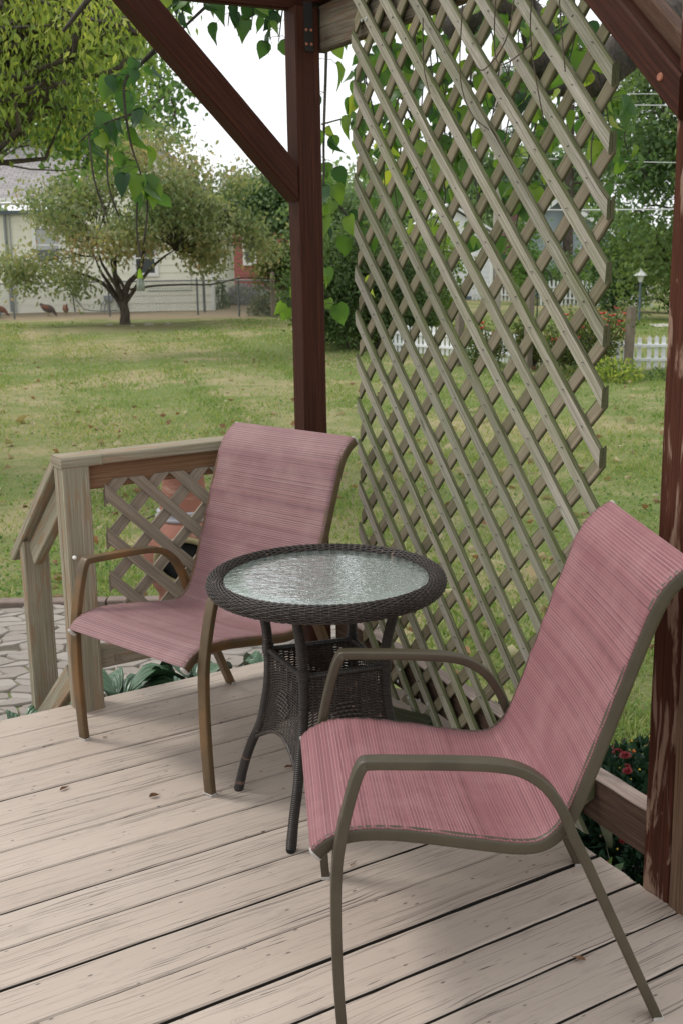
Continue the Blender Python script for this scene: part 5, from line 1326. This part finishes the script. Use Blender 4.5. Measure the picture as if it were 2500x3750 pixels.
# =================================================================== FENCES
def chain_fence():
    A=Vector((-13.6,36.1,0));B=Vector((-7.12,37.16,0));Cc=Vector((-1.90,35.0,0)); B2=Vector((-4.35,36.4,0))
    t=thing('chain_link_fence','galvanised chain-link fence across the back lawn in front of the cream house','fence',(-7.12,37.16,-.64)); O=-Vector(t.location)
    path=[Vector((-14,36.3,0)),Vector((-9.99,36.7,0)),Vector((-7.12,37.1,0)),Vector((-4.35,37.0,0)),Vector((-3.0,36.2,0)),Vector((-1.9,35.1,0))]
    H=1.07
    def g(p): return gz(p.x,p.y)
    mb=MB(); mb.tube([p+UP*(g(p)+H) for p in path],.022,7); mb.build('top_rail',M['galv'],t,O)
    for i,p in enumerate(path):
        r=.03 if i<5 else .07
        mb=MB(); mb.tube([p+UP*(g(p)-.1),p+UP*(g(p)+H+(.03 if i<5 else .18))],r,8); mb.lathe([(r,0),(r*1.1,.02),(r*.5,.06),(0,.07)],8,c=p+UP*(g(p)+H+(.03 if i<5 else .18))); mb.build('post',M['galv'] if i<5 else M['oldwood'],t,O)
    q=Vector((-4.32,38.6,0)); mb=MB(); mb.tube([q+UP*(g(q)-.1),q+UP*(g(q)+1.2)],.045,8); mb.build('post',M['galv'],t,O)
    mb=MB(); s=.075; w=.0035
    for a,b in zip(path,path[1:]):
        L=(b-a).length; d=(b-a)/L; n=int(L/s); z0=g(a)+.03
        for k in range(-int(H/s),n+1):
            for sg in (1,-1):
                u0=k*s; u1=u0+H
                c0=max(u0,0);c1=min(u1,L)
                if c1<=c0: continue
                za=z0+(c0-u0 if sg>0 else H-(c0-u0)); zb_=z0+(c1-u0 if sg>0 else H-(c1-u0))
                P=a+d*c0+UP*za;Q=a+d*c1+UP*zb_; nn=(Q-P).normalized().cross(Vector((0,1,0))).normalized()*w
                mb.add([P-nn,P+nn,Q+nn,Q-nn],[(0,1,2,3)])
    mb.build('mesh',M['galv'],t,O)
chain_fence()
def picket(path,H,label,name='picket_fence',sp=.11,w=.032,t_=.012):
    t=thing(name,label,'fence',(path[0][0],path[0][1],gz(*path[0]))); O=-Vector(t.location); mb=MB(); rl=MB()
    for a,b in zip(path,path[1:]):
        a=Vector((a[0],a[1],0));b=Vector((b[0],b[1],0)); L=(b-a).length; d=(b-a)/L; nrm=Vector((d.y,-d.x,0))
        for k in range(int(L/sp)):
            p=a+d*(k*sp); z=gz(p.x,p.y); h=H*random.uniform(.97,1.03); q=[p-d*w,p+d*w]
            vs=[q[0]+UP*z,q[1]+UP*z,q[1]+UP*(z+h*.93),p+UP*(z+h),q[0]+UP*(z+h*.93)]; vs+= [v-nrm*t_ for v in vs]
            mb.add(vs,[(0,1,2,3,4),(9,8,7,6,5),(0,5,6,1),(1,6,7,2),(2,7,8,3),(3,8,9,4),(4,9,5,0)])
        for f in (.3,.72): rl.board(a+UP*(gz(a.x,a.y)+H*f)+nrm*.02,b+UP*(gz(b.x,b.y)+H*f)+nrm*.02,UP,nrm,.05,.03)
    mb.build('pickets',M['whitepaint'],t,O); rl.build('rails',M['whitepaint'],t,O)
picket([(1.0,22.6),(2.3,21.2),(3.2,19.2),(4.9,18.6),(6.6,18.3)],.52,'short white picket edging behind the roses')
picket([(7.2,42.2),(11.5,42.6)],.9,'white picket fence in front of the blue-grey house',sp=.15,w=.04)
picket([(5.2,46),(6.9,45)],.8,'far white picket fence beside the utility pole',sp=.15,w=.04)
def wpost(x,y,h,w,label,m='oldwood',grp=None):
    mb=MB(); mb.board((0,0,-.1),(0,0,h),(1,0,0),(0,1,0),w,w,0,10,.004,.008); o=mb.build('fence_post',M[m]); o.location=(x,y,gz(x,y)); o.rotation_euler=(.0,.03,.5); return tag(o,label,'post')
wpost(4.40,17.9,1.02,.11,'leaning weathered garden post at the right edge of the rose bed')
wpost(2.99,18.68,1.42,.11,'dark brown garden post among the roses behind the lattice')
wpost(1.98,19.5,.95,.12,'pale brown garden post near the big lilac shrub')
t=thing('shepherd_hook','black curved garden hook stake behind the lattice','hook',(3.45,20.6,gz(3.4,20.6))); mb=MB(); mb.tube(catmull([(0,0,0),(0,0,.8),(0,0,1.35),(.05,0,1.5),(.15,0,1.53),(.23,0,1.42),(.23,0,1.3)],5),.012,6); mb.build('stake',M['blackmetal'],t)
# roses
def rose(x,y,H,R,n,nf,seed,label):
    rs=np.random.RandomState(seed); t=thing('rose_bush',label,'shrub',(x,y,gz(x,y)),0,'roses along the picket edging'); mb=MB(); P=[]
    for k in range(16):
        a=rs.rand()*2*PI; r=R*rs.uniform(.3,1); tip=np.array([math.cos(a)*r,math.sin(a)*r,H*rs.uniform(.6,1)]); pts=[(0,0,0),tuple(tip*np.array([.35,.35,.5])),tuple(tip)]
        mb.tube(pts,[.014,.009,.004],5)
        for i in range(n//16):
            f=.25+.75*rs.rand(); P.append(tip*f+rs.normal(size=3)*R*.16)
    mb.build('stems',M['twig'],t); P=np.array(P); V,F=leaves(P,rs.normal(size=P.shape),.06,.6,rs=rs); soup('foliage',V,F,M['leaf_rose'],np.repeat(np.clip(.45+.25*rs.normal(size=len(P)),0,1),4),t)
    if nf:
        for k in range(nf):
            mb=MB()
            q_=P[P[:,2]>H*.55]; p=Vector(q_[rs.randint(len(q_))])+Vector((0,-.03,.05)); s=rs.uniform(.045,.07)
            for i in range(7):
                a=i*2.4; d=Vector((math.cos(a),math.sin(a),.5)); ss=Vector((-math.sin(a),math.cos(a),0)); q=s*(1-.06*i)
                mb.add([p,p+d*q*.6+ss*q*.5,p+d*q+UP*q*.3,p+d*q*.6-ss*q*.5],[(0,1,2,3)])
            mb.build('bloom',M['rosepetal'],t)
rose(4.05,18.3,1.05,.55,2200,26,61,'tall rose bush with coral-red blooms left of the leaning post')
rose(3.55,18.5,.75,.45,1500,6,62,'bushy rose with a few red blooms just left of the tall one')
rose(5.75,18.0,.8,.45,1200,3,63,'sparse rose bush right of the leaning post')
rose(2.45,19.3,.75,.40,1100,9,64,'rose bush with small red blooms near the pale brown post')
rose(3.15,19.0,.9,.40,1700,0,65,'dark flowerless rose bush around the dark brown post')
low_plant((4.0,17.1,gz(4,17)),.42,.35,900,71,'yellow-green leafy clump at the foot of the tall rose','leaf_ash',.06)
low_plant((4.75,17.2,gz(4,17)),.30,.16,400,72,'grey-green low clump at the foot of the leaning post','leaf_shrub',.05)
low_plant((2.3,19.7,gz(2,19)),.4,.5,1200,73,'dark boxy shrub beside the pale brown post','leaf_shrub',.05)
low_plant((3.6,17.5,gz(3,17)),.4,.22,600,74,'low leafy edging plants under the roses','leaf_rose',.05)
low_plant((-3.35,44.0,gz(0,44)),1.0,.75,2600,75,'grey-lilac flowering perennial behind the chain-link fence','lav',.1,'lavender_clump')
low_plant((-4.1,41.5,gz(0,41)),.35,1.0,500,76,'small dark potted shrub at the corner of the cream house','leaf_dark',.09)
low_plant((-2.3,36.6,gz(0,36)),.5,.6,900,77,'orange-tinged clump beside the fence end post','leaf_rose',.08)
# street lamp
t=thing('garden_lamp','blue-grey lamp post with white lantern on the far lawn at the right','lamp post',(8.45,33.3,gz(8.45,33.3))); mb=MB(); mb.tube([(0,0,0),(0,0,1.1)],[.035,.03],8); mb.build('pole',M['bluegrey'],t)
mb=MB(); mb.lathe([(.05,1.08),(.10,1.22),(.15,1.24),(.16,1.27)],6,0,False); mb.build('lantern',M['lampglass'],t); mb=MB(); mb.lathe([(.20,1.26),(.13,1.33),(.05,1.39),(.02,1.45),(0,1.46)],6,0,False); mb.build('lantern_roof',M['whitepaint'],t)
# wasp trap in the dogwood
t=thing('insect_trap','lime green and clear insect trap hanging from the dogwood','trap',(-5.32,32.3,.92)); 
mb=MB(); mb.lathe([(.02,.0),(.05,-.05),(.075,-.22),(.085,-.26),(.0,-.262)],14); mb.build('lid',M['lime'],t); mb=MB(); mb.lathe([(.08,-.262),(.11,-.40),(.12,-.58),(.10,-.60),(0,-.60)],14); mb.build('bag',M['clearbag'],t); mb=MB(); mb.tube([(0,0,0),(0,0,.75)],.008,5); mb.build('cord',M['darkcable'],t)
# =================================================================== HENS
def hen(x,y,rz,label,bodym,neckm,peck=True,s=1.0):
    t=thing('hen',label,'hen',(x,y,gz(x,y)+.0),rz,'hens by the fence'); t.scale=(s,s,s)
    # body: swept ovals from tail to beak, one continuous surface
    if peck: sp_=[(-.24,.33,.02),(-.19,.30,.045),(-.13,.25,.075),(-.05,.215,.098),(.04,.195,.098),(.11,.175,.075),(.155,.14,.048),(.185,.10,.036),(.205,.07,.034),(.225,.05,.024),(.245,.03,.008)]
    else: sp_=[(-.22,.36,.02),(-.18,.32,.05),(-.12,.26,.08),(-.03,.22,.10),(.05,.22,.095),(.10,.26,.065),(.125,.32,.042),(.135,.37,.034),(.15,.395,.034),(.17,.395,.024),(.195,.385,.006)]
    mb=MB(); pts=catmull([(p[0],0,p[1]) for p in sp_],4); rad=np.interp(np.linspace(0,len(sp_)-1,len(pts)),range(len(sp_)),[p[2] for p in sp_]); fr=[]
    for i,p in enumerate(pts):
        d=(pts[min(i+1,len(pts)-1)]-pts[max(i-1,0)]).normalized(); fr.append((p,Vector((0,1,0)),Vector((-d.z,0,d.x))))
    ring=[(math.cos(2*PI*k/14)*.085,math.sin(2*PI*k/14)*.1) for k in range(14)]
    mb.sweep(fr,ring,0,True,scale=[r/.1 for r in rad]); mb.build('body',bodym,t)
    h=pts[-6]; mb=MB()
    for k in range(4): mb.board((h.x-.02+k*.013,0,h.z+.025),(h.x-.02+k*.013,0,h.z+.052-abs(k-1)*.004),(1,0,0),(0,1,0),.011,.005,0,1,0,0)
    mb.build('comb',M['comb'],t)
    for sd in (-1,1):
        mb=MB(); fr=[]; 
        vs=[]
        for i in range(6):
            f=i/5
            for j in range(5):
                g=j/4*2-1; vs.append((.07-.22*f,sd*(.078+.014*math.cos(g*1.4)*math.sin(PI*(f*.8+.1))),.225+.05*f+g*.055*math.sin(PI*min(1,f*.75+.2))))
        mb.add(vs,[(i*5+j,(i+1)*5+j,(i+1)*5+j+1,i*5+j+1) for i in range(5) for j in range(4)],None,0,True); mb.build('wing',neckm,t)
        mb=MB(); mb.tube([(.0,sd*.04,.15),(-.01,sd*.04,.08),(.0,sd*.04,.01)],[.014,.009,.007],6)
        for a in (-.6,0,.6): mb.tube([(0,sd*.04,.008),(.05*math.cos(a),sd*.04+.05*math.sin(a),.004)],.004,4)
        mb.build('leg',M['henleg'],t)
hen(-9.15,37.6,-.35,'dark speckled hen pecking at the ground by the chain-link fence',M['hen_dark'],M['hen_red'],True,1.25)
hen(-8.62,37.7,-1.1,'chestnut hen with pale neck just right of the dark hen',M['hen_red'],M['hen_red'],False,.95)
hen(-10.78,37.9,.1,'chestnut hen at the left edge beside the blue bowl',M['hen_red'],M['hen_red'],True,1.2)
t=thing('blue_bowl','blue plastic bowl on the ground at the far left by the fence','bowl',(-10.75,37.4,gz(-10,37.4))); mb=MB(); mb.lathe([(0,.0),(.11,0),(.16,.16),(.175,.17),(.15,.165),(.10,.02),(0,.02)],20); mb.build('bowl',M['blue'],t)
# stones round the dogwood
rs=np.random.RandomState(5)
for i,(dx,dy,s,lab) in enumerate(((-.35,-.45,.09,'pale stone at the left foot of the dogwood trunk'),(.75,-.5,.11,'larger pinkish stone right of the dogwood trunk'),(.35,-.8,.06,'small pale stone in front of the dogwood trunk'),(1.25,-.35,.07,'flat stone furthest right of the dogwood trunk'))):
    mb=MB(); n=10; vs=[(0,0,s*.5)]
    for r_,z in ((.7,.42),(1,.15),(1,-.1)):
        for k in range(n): a=2*PI*k/n; q=s*r_*rs.uniform(.8,1.15); vs.append((q*math.cos(a)*1.3,q*math.sin(a),z*s))
    fs=[(0,1+k,1+(k+1)%n) for k in range(n)]+[(1+r_*n+k,1+(r_+1)*n+k,1+(r_+1)*n+(k+1)%n,1+r_*n+(k+1)%n) for r_ in range(2) for k in range(n)]
    mb.add(vs,fs); x,y=-5.91+dx,32.92+dy; o=mb.build('garden_stone',M['stone']); o.location=(x,y,gz(x,y)); tag(o,lab,'stone','stones round the dogwood')
# =================================================================== LIGHT
w=bpy.data.worlds.new('World'); sc.world=w; w.use_nodes=True; nt=w.node_tree
bg=nt.nodes['Background']; sky=nt.nodes.new('ShaderNodeTexSky'); sky.sky_type='NISHITA'; sky.sun_disc=False
SE,SR=math.radians(54),math.radians(-72); sky.sun_elevation=SE; sky.sun_rotation=SR; sky.air_density=1; sky.dust_density=4
hs=nt.nodes.new('ShaderNodeHueSaturation'); hs.inputs['Saturation'].default_value=.25; nt.links.new(sky.outputs[0],hs.inputs['Color'])
c=mixc(nt,.86,hs.outputs[0],(9.3,9.5,9.7)); nt.links.new(c,bg.inputs[0]); bg.inputs[1].default_value=.125
sd=bpy.data.lights.new('sun','SUN'); sd.energy=1.5; sd.angle=math.radians(13); sd.color=(1,.97,.92); so=bpy.data.objects.new('sun',sd); COL.objects.link(so)
dirv=Vector((math.cos(SE)*math.sin(SR),math.cos(SE)*math.cos(SR),math.sin(SE))); so.rotation_euler=dirv.to_track_quat('Z','Y').to_euler()
sc.view_settings.view_transform='Standard'; sc.view_settings.look='None'; sc.view_settings.exposure=.16; sc.view_settings.gamma=1
sc.cycles.max_bounces=8; sc.cycles.transparent_max_bounces=8; sc.cycles.diffuse_bounces=3; sc.cycles.glossy_bounces=3; sc.cycles.transmission_bounces=4
